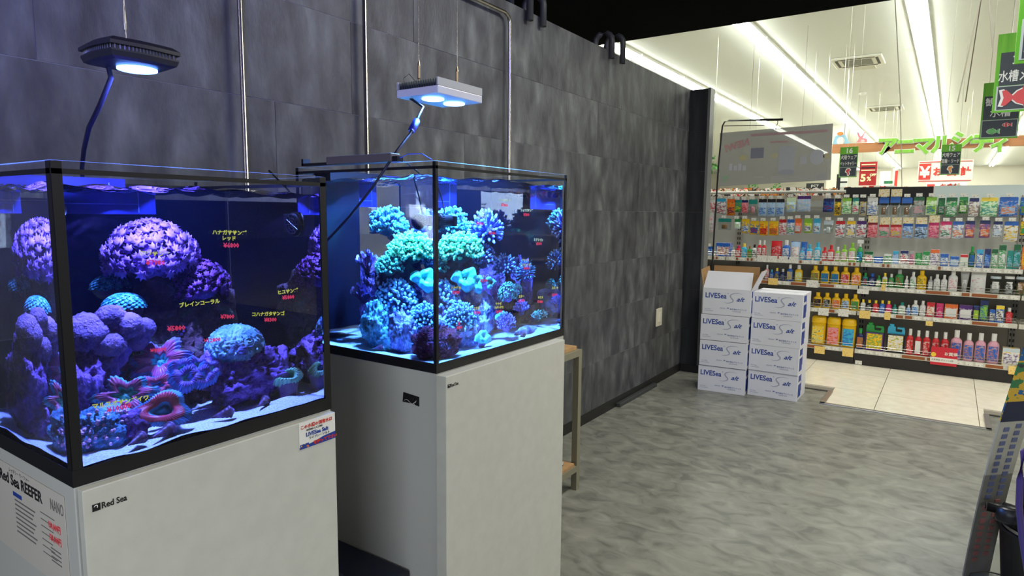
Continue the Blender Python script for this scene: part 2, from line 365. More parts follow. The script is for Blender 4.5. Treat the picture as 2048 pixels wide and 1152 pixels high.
def aquarium(name, lab, x1, x0, ya, yb, ztop, zwat, zsand, comb):
    """x1 front plane, x0 back plane"""
    t = thing(name, lab, 'aquarium', ((x0+x1)/2, (ya+yb)/2, HT)); g = .008
    MB().box((x0, ya, HT), (x1, yb, HT+.01)).build('bottom_pane', M_silicone, t)
    for nm, a, b in (('front_pane', (x1-g, ya, HT+.01), (x1, yb, ztop)), ('side_pane', (x0+g, ya, HT+.01), (x1-g-.0005, ya+g, ztop)), ('side_pane', (x0+g, yb-g, HT+.01), (x1-g-.0005, yb, ztop)), ('back_pane', (x0, ya, HT+.01), (x0+g, yb, ztop))):
        p = MB().box(a, b).build(nm, [M_pane, M_edge], t)
        p.data.polygons[1].material_index = 1
    # black film: back, base band, corner seams, rim band under the glass edge
    MB().box((x0+g+.001, ya+g+.001, HT+.012), (x0+g+.004, yb-g-.001, zwat-.012)).build('back_film', M_backglass, t)
    e = .0012; b = MB(); zb = HT+.024
    b.box((x1, ya-e, HT), (x1+e, yb+e, zb)).box((x0, ya-e, HT), (x1, ya, zb)).box((x0, yb, HT), (x1, yb+e, zb)); b.build('base_band', M_silicone, t)
    for (cx, cy_, sx, sy) in ((x1, ya, -1, 1), (x1, yb, -1, -1)):
        wd = .013 if name == 'aquarium' and x1 > -.99 else .008
        b = MB(); b.box((cx, cy_-sy*e, zb), (cx+e, cy_+sy*wd, ztop-.001)); b.box((cx+e, cy_-sy*e, zb), (cx+sx*wd, cy_, ztop-.001)); b.build('corner_seam', M_silicone, t, bevel=.0004)
    for (cx, cy_, sx, sy) in ((x0, ya, 1, 1), (x0, yb, 1, -1)):
        MB().box((cx, cy_-sy*e, zb), (cx+.012, cy_, ztop-.001)).build('corner_seam', M_silicone, t)
    b = MB(); zr = ztop-.018
    b.box((x1, ya, zr), (x1+e, yb, zr+.007)).box((x0, ya-e, zr), (x1, ya, zr+.007)).box((x0, yb, zr), (x1, yb+e, zr+.007)).box((x0+g, ya+g, zr), (x0+g+.003, yb-g, zr+.007))
    b.build('rim_band', M_silicone, t)
    # water: closed body, faces refract, rippled top
    i = .0006; X0, X1, Y0, Y1 = x0+g+.006, x1-g-i, ya+g+i, yb-g-i; b = MB(); n = 28
    rp = lambda u, v: zwat + (.0035*math.sin(u*23+v*9)+.0025*math.sin(v*31-u*7+1))*(1 if 0 < u < 1 else 1)
    base = len(b.v)
    for a in range(n+1):
        for c in range(n+1):
            b.v.append((X0+(X1-X0)*a/n, Y0+(Y1-Y0)*c/n, rp(a/n, c/n)))
    for a in range(n):
        for c in range(n):
            k = a*(n+1)+c; b.f.append((k, k+n+1, k+n+2, k+1)); b.m.append(1)
    zb2 = zsand-.012
    def wall(idx, flip):
        q = len(b.v)
        for k in idx: b.v.append((b.v[k][0], b.v[k][1], zb2))
        for j in range(len(idx)-1):
            f_ = (idx[j], idx[j+1], q+j+1, q+j); b.f.append(f_ if not flip else f_[::-1]); b.m.append(0)
    wall([k for k in range(n+1)], False)                      # x0 side
    wall([n*(n+1)+k for k in range(n+1)], True)               # x1 side
    wall([k*(n+1) for k in range(n+1)], True)                 # y0
    wall([k*(n+1)+n for k in range(n+1)], False)              # y1
    q = len(b.v); b.v += [(X0, Y0, zb2), (X1, Y0, zb2), (X1, Y1, zb2), (X0, Y1, zb2)]; b.f.append((q, q+3, q+2, q+1)); b.m.append(0)
    wt = b.build('water', [M_wside, M_wtop], t)
    bm = bmesh.new(); bm.from_mesh(wt.data); bmesh.ops.remove_doubles(bm, verts=bm.verts, dist=1e-5); bmesh.ops.recalc_face_normals(bm, faces=bm.faces)
    for f_ in bm.faces: f_.smooth = f_.material_index == 1
    bm.to_mesh(wt.data); bm.free()
    # sand bed
    s = MB(); n = 46
    def sz(u, v):
        x = X0+(X1-X0)*u; y = Y0+(Y1-Y0)*v
        return (x+(-.0004 if u == 1 else .0004 if u == 0 else 0), y, zsand+.007*noise.noise(Vector((x*14, y*14, 1)))+.004*noise.noise(Vector((x*40, y*40, 3)))*min(1, 6*min(u, 1-u, v, 1-v)+.2))
    s.grid(lambda u, v: sz(u, v), n, n)
    q = len(s.v); s.v += [(X0+i, Y0+i, HT+.011), (X1-i, Y0+i, HT+.011), (X1-i, Y1-i, HT+.011), (X0+i, Y1-i, HT+.011)]
    ed = [(q, [k for k in range(n+1)]), ]
    for pr in ([k for k in range(n+1)], [n*(n+1)+k for k in range(n+1)], [k*(n+1) for k in range(n+1)], [k*(n+1)+n for k in range(n+1)]):
        q2 = len(s.v); s.v += [(s.v[k][0], s.v[k][1], HT+.011) for k in pr]
        for j in range(n): s.f.append((pr[j], pr[j+1], q2+j+1, q2+j)); s.m.append(0)
    s2 = stuff(s.build('sand_bed', M_sand, t, smooth=True))
    return t
A1 = aquarium('aquarium', 'smaller reef aquarium with black corner seams on the white cabinet, purple flower coral inside', -.983, -1.433, .363, .812, 1.325, 1.293, .899, 1)
A2 = aquarium('aquarium', 'larger reef aquarium behind, packed with cyan and blue corals over white sand', -.998, -1.505, 1.144, 1.758, 1.380, 1.346, .893, 2)
# overflow boxes (combs along the back, lamp blue put into the acrylic colour)
def overflow(t, x, ya, yb, z0, z1, side=None):
    MB().box((x, ya, z0), (x+.006, yb, z1)).build('overflow_box', M_acryl, t)
    M_slot = mat('slot_black', (6, 6, 20), .6); n = int((yb-ya-.02)/.0085)
    b = MB()
    for k in range(n): b.box((x+.006, ya+.01+k*.0085, z1-.03), (x+.0066, ya+.0145+k*.0085, z1-.018))
    stuff(b.build('comb_slots', M_slot, t))
    f = MB(); zz = z0+.018
    f.box((x+.006, ya+.004, zz), (x+.0072, yb-.03, zz+.0016)).box((x+.006, yb-.032, z0+.003), (x+.0072, yb-.0304, z1-.008))
    f.build('frame_line', mat('acrylic_seam', (120, 150, 235), .4), t)
overflow(A1, -1.40, .375, .645, 1.252, 1.322)
overflow(A2, -1.47, 1.40, 1.56, 1.275, 1.372)
MB().box((-1.494, 1.20, .93), (-1.43, 1.40, 1.372)).build('overflow_tower', nmat('tower_blue_black', [(5, 5, 12), (9, 10, 24)], 9, rough=.4), A2)

# ---------------------------------------------------------------- cabinets
def cabinet(lab, x1, x0, ya, yb, door_x, da, db):
    t = thing('aquarium_cabinet', lab, 'cabinet', ((x0+x1)/2, (ya+yb)/2, 0), group=None)
    MB().box((x0, ya, .0), (x1, yb, HT-.0005)).build('carcass', M_cabside, t, bevel=.0015)
    MB().box((x1+.004, da, .05), (door_x, db, HT-.001)).build('door', M_cab, t, bevel=.0015)
    MB().box((x1-.03, ya+.01, 0), (x1+.002, yb-.01, .05)).build('plinth', M_black, t)
    return t
C1 = cabinet('white cabinet carrying the smaller tank, with a poster on its side', -.983, -1.433, .363, .812, -.963, .365, .806)
C2 = cabinet('white cabinet carrying the larger tank, dark paper taped on its side', -.998, -1.505, 1.144, 1.758, -.962, 1.137, 1.703)
M_ink = mat('black_ink', (16, 16, 18), .5); M_paper = mat('white_paper', (232, 230, 222), .6)
def logo(door, x, y, z, s):
    MB().box((x+.0002, y, z), (x+.0008, y+.62*s, z+.62*s)).build('logo_square', M_ink, door)
    b = MB(); pts = [(y+s*(.31+.2*math.cos(a)*(1-.09*k)), z+s*(.32+.22*math.sin(a)*(1-.05*k))) for k, a in enumerate([PI*.9-k*.42 for k in range(9)])]
    b.tube([(x+.0009, p, q) for p, q in pts], s*.03, 5, rs=[s*(.012+.035*math.sin(PI*(k+1)/10)) for k in range(9)]); b.build('logo_wave', M_paper, door)
    text('Red Sea', s*.78, M_ink, door, (x+.0004, y+.7*s, z+.04*s), EY, EZ, 'logo_lettering', off=s*.012, sx=.82)
logo(C1, -.963, .376, .840, .0165); logo(C2, -.962, 1.143, .8455, .0145)
# sticker on the first door, top corner away from the camera
def sheet(parent, name, o, u, v, w, h, m, th=.0006):
    u, v = Vector(u), Vector(v); n = u.cross(v); return MB().prism([(0, 0), (w, 0), (w, h), (0, h)], o, u, v, n*th).build(name, m, parent)
st = sheet(C1, 'promo_sticker', (-.9628, .7215, .823), EY, EZ, .083, .05, M_paper)
r_, bl = mat('sticker_red', (205, 50, 30), .5), mat('sticker_blue', (28, 60, 150), .5)
MB().prism([(0, 0), (.083, 0), (.083, .014), (.055, .012), (.03, .007), (0, .004)], (-.9621, .7215, .823), EY, EZ, EX*.0003).build('print_block', bl, st)
text('この水槽の飼育水は', .0082, r_, st, (-.9618, .724, .861), EY, EZ, off=.0002)
text('自然海水と人工海水', .0042, M_ink, st, (-.9618, .737, .855), EY, EZ)
text('LIVESea Salt', .0105, bl, st, (-.9618, .736, .8445), EY, EZ, off=.0003)
text('ライブシーソルト', .0062, M_ink, st, (-.9618, .742, .8375), EY, EZ)
text('を使って下さい', .008, r_, st, (-.9615, .752, .8255), EY, EZ, off=.0004)
MB().box((-.9621, .723, .824), (-.9617, .742, .832)).build('print_block', nmat('sticker_fish_print', [(230, 120, 30), (30, 60, 140), (240, 200, 80)], 160, const=True), st)
text('DELPHIS', .0035, M_ink, C1, (-.9626, .786, .8695), EY, EZ)
# poster on the side of the first cabinet
po = sheet(C1, 'poster', (-1.30, .3625, .705), EX, EZ, .283, .148, mat('laminated_poster', (206, 200, 190), .3), .0008)
yy = .3615; grey = mat('poster_grey', (110, 108, 104), .5); pr = mat('poster_red', (214, 60, 70), .5)
text('Red Sea REEFER', .025, M_ink, po, (-1.262, yy, .822), EX, EZ, off=.0006); text('NANO', .025, grey, po, (-1.0655, yy, .822), EX, EZ, off=0, sx=.6)
text('レッドシー リーファー', .008, grey, po, (-1.22, yy, .843), EX, EZ)
MB().box((-1.21, yy+.0006, .805), (-1.175, yy, .812)).build('print_block', bl, po)
for k in range(8): MB().box((-1.205, yy+.0006, .798-k*.0075), (-1.125-.006*((k*7) % 3), yy, .8005-k*.0075)).build('print_line', grey, po)
for k in range(7): MB().box((-1.105, yy+.0006, .806-k*.0105), (-1.055-.006*((k*5) % 3), yy, .8075-k*.0105)).build('print_line', grey, po)
text('138,000円', .0135, pr, po, (-1.078, yy, .791), EX, EZ, off=.0003, sx=.75); text('128,000円', .0135, pr, po, (-1.078, yy, .772), EX, EZ, off=.0003, sx=.75)
for k in range(4): MB().box((-1.075, yy+.0006, .758-k*.0065), (-1.04, yy, .760-k*.0065)).build('print_line', grey, po)
# black paper on the side of the second cabinet
bp = MB().prism([(0, .001), (.003, .026), (.056, .022), (.056, -.002), (.03, .001)], (-1.11, 1.1438, .786), EX, EZ, (0, -.001, 0)).build('black_paper', M_ink, C2)
MB().tube([(-1.104+.005*k, 1.1425, .791+.004*math.sin(k*.9)) for k in range(8)]+[(-1.063, 1.1425, .797), (-1.066, 1.1425, .792), (-1.072, 1.1425, .79), (-1.069, 1.1425, .786)], .0005, 5).build('white_thread', M_paper, bp)

# ---------------------------------------------------------------- lamps
def reef_lamp1():
    cx, cy_, z = -1.135, .545, 1.494; t = thing('reef_lamp', 'black curved-top LED reef lamp hanging over the smaller aquarium', 'lamp', (cx, cy_, z))
    b = MB(); n = 9; R = .047
    def outline(s, zz):
        pts = []
        for q in range(4):
            a0 = PI/4+q*PI/2
            for k in range(n):
                f_ = k/n; a = a0+f_*PI/2; r = s*R*(1+.0*f_)*(1/max(abs(math.cos(a)), abs(math.sin(a))))
                bul = 1+.10*math.sin(PI*f_); pts.append((cx+math.cos(a)*r*bul, cy_+math.sin(a)*r*bul, zz+.0*f_))
        return pts
    L = [(.93, z), (1.06, z+.003), (1.12, z+.011), (1.12, z+.0135), (1.05, z+.014), (1.05, z+.020), (1.16, z+.0205), (1.16, z+.026), (.98, z+.033), (.6, z+.037)]
    for (s, zz) in L: b.v += outline(s, zz)
    m = 4*n
    for i in range(len(L)-1):
        for k in range(m): b.f.append((i*m+k, i*m+(k+1) % m, (i+1)*m+(k+1) % m, (i+1)*m+k)); b.m.append(0)
    b.f.append(tuple(range(m))[::-1]); b.m.append(0); b.f.append(tuple((len(L)-1)*m+k for k in range(m))); b.m.append(0)
    b.build('housing', mat('lamp_black', (30, 31, 38), .45), t)
    fb = MB()
    for q in range(4):
        for k in range(17):
            f_ = (k+.5)/17; a = PI/4+q*PI/2+f_*PI/2; r = R*1.07*(1+.1*math.sin(PI*f_))/max(abs(math.cos(a)), abs(math.sin(a))); c, s_ = math.cos(a), math.sin(a)
            fb.add([(cx+c*r-s_*.001, cy_+s_*r+c*.001, z+.014), (cx+c*r+s_*.001, cy_+s_*r-c*.001, z+.014), (cx+c*r+s_*.001, cy_+s_*r-c*.001, z+.0203), (cx+c*r-s_*.001, cy_+s_*r+c*.001, z+.0203),
                    (cx+c*(r-.012)-s_*.001, cy_+s_*(r-.012)+c*.001, z+.014), (cx+c*(r-.012)+s_*.001, cy_+s_*(r-.012)-c*.001, z+.014), (cx+c*(r-.012)+s_*.001, cy_+s_*(r-.012)-c*.001, z+.0203), (cx+c*(r-.012)-s_*.001, cy_+s_*(r-.012)+c*.001, z+.0203)],
                   [(0, 3, 2, 1), (4, 5, 6, 7), (0, 1, 5, 4), (1, 2, 6, 5), (2, 3, 7, 6), (3, 0, 4, 7)])
    stuff(fb.build('vent_fins', mat('fin_grey', (70, 72, 84), .4), t))
    MB().lathe([(.030, z-.001), (.030, z-.004), (.027, z-.005), (.002, z-.0052)], (cx, cy_+.01, 0), 28).build('led_lens', mat('led_blue_glow', (90, 140, 255), .3, emit=11), t)
    MB().tube([(cx-.034, cy_-.02, z+.004), X(222, 156, -1.17), X(200, 210, -1.21), X(178, 255, -1.28), X(168, 298, -1.38), X(164, 335, -1.446), (-1.446, X(164, 335, -1.446).y, 1.2)], .0042, 8).build('power_cord', mat('cord_blue_black', (16, 16, 40), .5), t, smooth=True)
    MB().tube([(cx-.01, cy_, z+.036), (cx-.012, cy_, 2.659)], .0008, 5).build('hanging_wire', M_steel, t)
    MB().lathe([(.0022, z+.06), (.0028, z+.07), (.0022, z+.09), (.001, z+.105)], (cx-.011, cy_, 0), 8).build('wire_clamp', M_steel, t)
    return t
reef_lamp1()
def reef_lamp2():
    z = 1.559; x1, x0, ya, yb = -1.09, -1.232, 1.26, 1.445; t = thing('reef_lamp', 'white box-shaped twin LED reef lamp hanging over the larger aquarium', 'lamp', ((x0+x1)/2, (ya+yb)/2, z))
    wh = mat('lamp_white', (205, 205, 208), .35)
    MB().box((x0, ya, z), (x1, yb, z+.020)).build('housing', wh, t, bevel=.002)
    MB().box((x1-.004, ya, z+.0203), (x1, yb, z+.040)).build('end_plate', mat('plate_grey', (176, 178, 172), .4), t)
    MB().box((x0, ya, z+.0203), (x0+.004, yb, z+.040)).build('end_plate', mat('plate_grey', (176, 178, 172), .4), t)
    b = MB()
    for k in range(16): 
        xx = x0+.006+k*.0083; b.box((xx, ya+.004, z+.0202), (xx+.0025, yb-.004, z+.038))
    stuff(b.build('cooling_fins', mat('fin_dark', (84, 92, 92), .4, .6), t))
    for yc in (1.317, 1.404): MB().lathe([(.029, z-.0005), (.029, z-.003), (.026, z-.004), (.002, z-.0042)], (-1.156, yc, 0), 26).build('led_lens', mat('led_cyan_glow', (120, 180, 255), .3, emit=11), t)
    for (xx, yc) in ((-1.19, 1.30), (-1.15, 1.41)):
        MB().tube([(xx, yc, z+.02), (xx, yc, 2.659)], .0007, 5).build('hanging_wire', M_steel, t)
        MB().lathe([(.0022, z+.03), (.0022, z+.05), (.0042, z+.052), (.0042, z+.085), (.001, z+.1)], (xx, yc, 0), 10).build('wire_clamp', mat('brass_clamp', (190, 170, 140), .3, 1), t)
    MB().tube([(-1.22, 1.28, z+.02), (-1.23, 1.285, z+.055), (-1.215, 1.29, z+.065), (-1.195, 1.298, z+.04)], .0009, 5).build('thin_wire', M_black, t)
    p0 = Vector((-1.225, 1.29, z+.01)); pts = [p0, Y(846, 214, 1.28), Y(836, 235, 1.26), Y(822, 265, 1.22), Y(795, 300, 1.16), Y(775, 330, 1.125), Y(745, 375, 1.11), Y(700, 432, 1.10), Y(655, 480, 1.09), Y(600, 520, 1.08)]
    MB().tube(pts, .0034, 8).build('power_cord', mat('cord_blue_black', (16, 16, 40), .5), t, smooth=True)
    a, c = Y(834, 240, 1.256), Y(822, 263, 1.224); MB().tube([a, a.lerp(c, .1), a.lerp(c, .9), c], .01, 12, rs=[.007, .0095, .0095, .007]).build('cord_connector', mat('connector_blue', (30, 40, 140), .4), t, smooth=True)
reef_lamp2()
# power supply bar resting on the side rim of the second tank
ps = thing('power_bar', 'long grey-brown bar resting on the larger tank side rim', 'bar', (-1.22, 1.148, 1.381))
MB().box((-1.36, 1.128, 1.3815), (-1.125, 1.16, 1.402)).build('casing', mat('bar_grey', (92, 86, 84), .5), ps, bevel=.002)
MB().box((-1.46, 1.128, 1.3815), (-1.361, 1.15, 1.388)).box((-1.46, 1.128, 1.3815), (-1.452, 1.15, 1.4)).build('clip', M_black, ps)
MB().box((-1.1245, 1.132, 1.3815), (-1.108, 1.152, 1.394)).build('end_cap', M_black, ps)
MB().tube([(-1.108, 1.142, 1.39), (-1.09, 1.15, 1.399), (-1.06, 1.165, 1.40), (-1.035, 1.175, 1.385)], .0012, 6).build('thin_lead', mat('blue_lead', (60, 80, 200), .4), ps)
# chrome rods: inverted U frames behind the tanks
xr = -1.722
def rods(lab, ya, yb, zt):
    pts = [(xr, ya, 0), (xr, ya, zt-.04), (xr, ya+.012, zt-.012), (xr, ya+.04, zt), (xr, yb-.04, zt), (xr, yb-.012, zt-.012), (xr, yb, zt-.04), (xr, yb, 0)]
    t = thing('lamp_stand', lab, 'stand', (xr, (ya+yb)/2, 0))
    MB().tube(pts, .0075, 12).build('bent_rod', M_steel, t, smooth=True)
    for y in (ya, yb): MB().lathe([(.018, 0), (.018, .006), (.011, .01)], (xr, y, 0), 14).build('foot', M_steel, t)
rods('tall bent steel rod frame standing behind the larger aquarium', 1.609, 2.49, 2.155)
rods('tall bent steel rod frame standing behind the smaller aquarium', -.6, 1.135, 2.45)
# dark box standing between the cabinets
db = thing('equipment_case', 'low black equipment case between the two white cabinets', 'case', (-1.3, 1.0, 0))
MB().box((-1.56, .83, 0), (-1.085, 1.139, .348)).build('case_body', mat('case_blue_black', (22, 26, 36), .55), db, bevel=.008)
MB().box((-1.245, .99, .348), (-1.2, 1.02, .353)).build('latch', mat('latch_dark', (50, 50, 54), .4), db, bevel=.001)

# ================================================================== life in the tanks
def nz(p, s, o=0): return noise.noise(Vector((p[0]*s+o, p[1]*s+o*1.7, p[2]*s-o)))
ICO = {}
def ico(sub):
    if sub not in ICO:
        bm = bmesh.new(); bmesh.ops.create_icosphere(bm, subdivisions=sub, radius=1)
        ICO[sub] = ([v.co.copy() for v in bm.verts], [tuple(v.index for v in f.verts) for f in bm.faces]); bm.free()
    return ICO[sub]
def blob(b, c, r, seed=0, amp=.25, sc_=1.8, sub=3, mi=0, fine=.08, holes=0, flat=None, mif=None):
    vs, fs = ico(sub); out = []
    for v in vs:
        k = 1+amp*nz(v, sc_, seed)+fine*nz(v, sc_*4.3, seed+5)+fine*.6*nz(v, sc_*11, seed+9)+(fine*.45*nz(v, sc_*25, seed+3) if sub > 4 else 0)
        if holes:
            h = nz(v, sc_*3, seed+20)
            if h > .25: k -= (h-.25)*holes
        p = Vector((v.x*r[0]*k, v.y*r[1]*k, v.z*r[2]*k))+Vector(c)
        if flat is not None and p.z < flat: p.z = flat
        out.append(p)
    if mif:
        n = len(b.v); b.v += [tuple(p) for p in out]
        for f_ in fs: b.f.append(tuple(i+n for i in f_)); b.m.append(mif(vs[f_[0]]))
    else: b.add(out, fs, mi)
    return b
def fib(n, zmin=-.2):
    """evenly spread directions over a cap"""
    P = []
    for k in range(n):
        z = 1-(1-zmin)*(k+.5)/n; a = k*2.399963; r = math.sqrt(max(0, 1-z*z)); P.append(Vector((r*math.cos(a), r*math.sin(a), z)))
    return P
def finger(b, p, d, L, r, mi=0, tip=1, n=6, bend=.0, rnd_=random, tipscale=1.15):
    d = d.normalized(); side = d.cross(Vector((.3, .2, 1))).normalized()*bend
    pts = [p, p+d*L*.5+side*L*.3, p+d*L*.85+side*L*.45, p+d*L*.97+side*L*.5, p+d*L*1.03+side*L*.5]
    m0 = len(b.f); b.tube(pts, r, n, mi, cap=True, rs=[r*1.1, r*.9, r*tipscale, r*tipscale*.8, r*.25])
    for i in range(m0, len(b.f)):
        if (i-m0) >= 2*n and i < len(b.f)-2 or i == len(b.f)-1: b.m[i] = tip
def flower(b, p, d, r, mi=1, petals=7, dish=.35):
    d = d.normalized(); u = d.cross(Vector((.21, .4, .9))).normalized(); v = d.cross(u); n = len(b.v); K = petals*2
    b.v.append(tuple(p-d*r*.1))
    for k in range(K):
        a = 2*PI*k/K; rr = r if k % 2 == 0 else r*.55; b.v.append(tuple(p+u*(math.cos(a)*rr)+v*(math.sin(a)*rr)+d*r*dish*(1 if k % 2 == 0 else .4)))
    b.v.append(tuple(p-d*r*.55))
    for k in range(K):
        b.f.append((n, n+1+k, n+1+(k+1) % K)); b.m.append(mi); b.f.append((n+K+1, n+1+(k+1) % K, n+1+k)); b.m.append(mi)
def coral_root(name, lab, c, group=None): return thing(name, lab, 'rock' if 'rock' in name else 'coral' , c, group=group)
M_rockp = nmat('live_rock_purple', [(40, 26, 40), (96, 60, 110), (130, 88, 150), (170, 120, 190), (110, 60, 70)], 16, rough=.9, bump=.8, bscale=110, pos=[.3, .42, .5, .62, .74])
M_rockb = nmat('live_rock_brown', [(38, 26, 26), (84, 56, 54), (112, 78, 80), (90, 100, 70), (128, 80, 110)], 15, rough=.95, bump=.8, bscale=110, pos=[.32, .44, .55, .64, .74])
M_rockl = nmat('live_rock_lilac', [(70, 70, 120), (130, 130, 180), (190, 196, 226), (110, 80, 150)], 20, rough=.9, bump=.7, bscale=110, pos=[.34, .46, .56, .7])
M_rockc = nmat('rock_blue_crust', [(50, 90, 120), (90, 150, 170), (120, 190, 200), (90, 90, 130)], 18, rough=.9, bump=.7, bscale=110)
def rock(lab, c, r, seed, m, amp=.35, sub=5, holes=.8, flat=.887, extra=()):
    t = coral_root('reef_rock', lab, (c[0], c[1], c[2])); b = MB(); blob(b, c, r, seed, amp, 1.9, sub, fine=.15, holes=holes, flat=flat)
    for (o, rr, s) in extra: blob(b, (c[0]+o[0], c[1]+o[1], c[2]+o[2]), rr, s, amp, 1.9, sub-1, fine=.15, holes=holes, flat=flat)
    b.build('rock_body', m, t, smooth=True); return t
def goniopora(lab, c, R, n, base, tipc, seed, stalk=.35, fr=.17, zmin=-.35, sq=(1, 1, 1)):
    t = coral_root('flower_coral', lab, c); rr = random.Random(seed); c = Vector(c)
    b = MB(); blob(b, c, (R*.62*sq[0], R*.62*sq[1], R*.62*sq[2]), seed, .15, 2, 3); b.build('skeleton', M_rockp, t, smooth=True)
    b = MB()
    for d in fib(n, zmin):
        d = (d+Vector((rr.uniform(-.12, .12), rr.uniform(-.12, .12), rr.uniform(-.1, .12)))).normalized(); L = R*(.42+rr.random()*stalk*.5); s = Vector((d.x*sq[0], d.y*sq[1], d.z*sq[2]))
        p0 = c+s*R*.55; p1 = c+s*(R*.55+L)
        b.tube([p0, p1], R*.035, 5, 0, cap=False, rs=[R*.035, R*.045]); flower(b, p1, d, R*fr*rr.uniform(.8, 1.15), 1)
    o = b.build('polyps', [nmat('polyp_stalk_%s' % seed, [tuple(int(v*.6) for v in base), base], 40), nmat('polyp_tip_%s' % seed, [tuple(int(v*.72) for v in tipc), tipc, tuple(min(255, int(v*1.2)) for v in tipc)], 60, sss=.1)], t, smooth=True); stuff(o); return t
def fingers(lab, c, R, n, col, tipc, seed, L=.5, r=.07, zmin=-.2, core=.6, bend=.1, up=.0, sq=(1, 1, 1), name='finger_coral', rockm=None, tips=1.25):
    t = coral_root(name, lab, c); rr = random.Random(seed); c = Vector(c)
    b = MB(); blob(b, c, (R*core*sq[0], R*core*sq[1], R*core*sq[2]), seed, .2, 2, 3); b.build('skeleton', rockm or nmat('coral_core_%s' % seed, [tuple(int(v*.35) for v in col), tuple(int(v*.6) for v in col)], 20), t, smooth=True)
    b = MB()
    for d in fib(n, zmin):
        d = (d+Vector((rr.uniform(-.15, .15), rr.uniform(-.15, .15), up+rr.uniform(-.1, .15)))).normalized(); s = Vector((d.x*sq[0], d.y*sq[1], d.z*sq[2]))
        finger(b, c+s*R*core*.85, s, R*L*rr.uniform(.8, 1.25), R*r*rr.uniform(.85, 1.15), 0, 1, 6, bend*rr.uniform(-1, 1), tipscale=tips)
    o = b.build('branches', [nmat('branch_%s' % seed, [tuple(int(v*.7) for v in col), col], 50), mat('branch_tip_%s' % seed, tipc, .5)], t, smooth=True); stuff(o); return t
def knobby(lab, c, R, n, col, tipc, seed, sq=(1, 1, 1), zmin=-.3, kn=5, name='branching_coral'):
    """branches ending in little clusters of knobs"""
    t = coral_root(name, lab, c); rr = random.Random(seed); c = Vector(c)
    b = MB(); blob(b, c, (R*.5*sq[0], R*.5*sq[1], R*.5*sq[2]), seed, .25, 2, 3); b.build('skeleton', nmat('coral_core_%s' % seed, [tuple(int(v*.3) for v in col), tuple(int(v*.55) for v in col)], 20), t, smooth=True)
    b = MB(); vs, fs = ico(1)
    for d in fib(n, zmin):
        d = (d+Vector((rr.uniform(-.15, .15), rr.uniform(-.15, .15), rr.uniform(-.05, .2)))).normalized(); s = Vector((d.x*sq[0], d.y*sq[1], d.z*sq[2])); p1 = c+s*R*rr.uniform(.82, 1.05)
        b.tube([c+s*R*.4, p1], R*.06, 5, 0, cap=False, rs=[R*.06, R*.07])
        for q in range(kn):
            o = Vector((rr.uniform(-1, 1), rr.uniform(-1, 1), rr.uniform(-.3, 1)))*R*.085+s*R*.05; k = R*rr.uniform(.05, .075)
            b.add([p1+o+v*k for v in vs], fs, 1)
    o = b.build('branches', [nmat('branch_%s' % seed, [tuple(int(v*.55) for v in col), col], 50), nmat('branch_tip_%s' % seed, [col, tipc, tuple(min(255, int(v*1.15)) for v in tipc)], 70)], t, smooth=True); stuff(o); return t
def ruffle(lab, c, R, nrm, seed, lobes=5, cols=((60, 190, 190), (150, 60, 90), (80, 170, 190)), la=.22, lip=.35, sq=.7, name='open_brain_coral', twist=0, ridge=46, mouth=.28):
    """fleshy folded ring coral: centre, ridged body, raised puffy rim"""
    t = coral_root(name, lab, c); c = Vector(c); n = Vector(nrm).normalized(); u = Vector((0, 0, 1)).cross(n); u = (u if u.length > .1 else Vector((0, 1, 0))).normalized(); v = n.cross(u)
    def fn(a, s):
        th = 2*PI*a+twist; k = 1+la*math.cos(lobes*th+seed)+la*.5*math.sin((lobes-2)*th+seed*2); rad = (mouth+(1-mouth)*s)*k; wv = 1+.22*math.cos(lobes*th+seed)
        h = lip*wv*(1-abs(2*s-1)**3.2)+.12*s*lip
        rg = 1+.05*math.cos(ridge*th)*min(1, s*1.6); return c+u*(R*rad*rg*math.cos(th))+v*(R*sq*rad*rg*math.sin(th))+n*(R*h*rg)
    b = MB(); b.grid(fn, 184, 15, cu=True, mif=lambda a, s: 0 if s < .15 else (1 if s < .74 else 2))
    m0 = len(b.v); b.v.append(tuple(c+n*R*lip*.45)); K = 184
    for i in range(K): b.f.append((m0, i*16, ((i+1) % K)*16)); b.m.append(0)
    m0 = len(b.v); b.v.append(tuple(c-n*R*.2)); K = 184
    for i in range(K): b.f.append((m0, ((i+1) % K)*16+15, i*16+15)); b.m.append(0)
    nm = ['%s_%d_%s' % (x, seed, name) for x in ('center', 'flesh', 'rim')]
    b.build('flesh', [nmat(nm[0], [tuple(int(x*.8) for x in cols[0]), cols[0]], 60, rough=.35), nmat(nm[1], [tuple(int(x*.75) for x in cols[1]), cols[1]], 90, rough=.35), nmat(nm[2], [tuple(int(x*.85) for x in cols[2]), cols[2]], 60, rough=.35)], t, smooth=True)
    b = MB(); b.tube([c-n*R*.05, c-n*R*.75], R*.5, 14, rs=[R*.55, R*.3]); b.build('skeleton', M_rockp, t, smooth=True); return t
def shell(lab, c, L, az, seed):
    t = thing('snail_shell', lab, 'shell', c); c = Vector(c); d = Vector((math.cos(az), math.sin(az), .12)); b = MB(); pr = []
    K = 26; pts = [c+d*(L*(k/K-.5)) for k in range(K+1)]; rs = []
    for k in range(K+1):
        f_ = k/K; rs.append(L*(.03+.30*f_**1.1*(1 if f_ < .82 else max(.1, 1-(f_-.82)*5.3)))*(1+.12*abs(math.sin(f_*PI*5.5))))
    b.tube(pts, .01, 12, rs=rs); b.build('whorls', nmat('shell_maroon', [(30, 14, 34), (70, 32, 56), (110, 80, 120)], 60, rough=.45), t, smooth=True)
    MB().lathe([(L*.14, -.001), (L*.12, .002), (L*.02, .003)], c+d*(L*.42)+Vector((0, 0, -.0)), 10, tilt=d.to_track_quat('Z', 'Y').to_matrix()).build('aperture', mat('shell_lip', (180, 170, 190), .4), t); return t

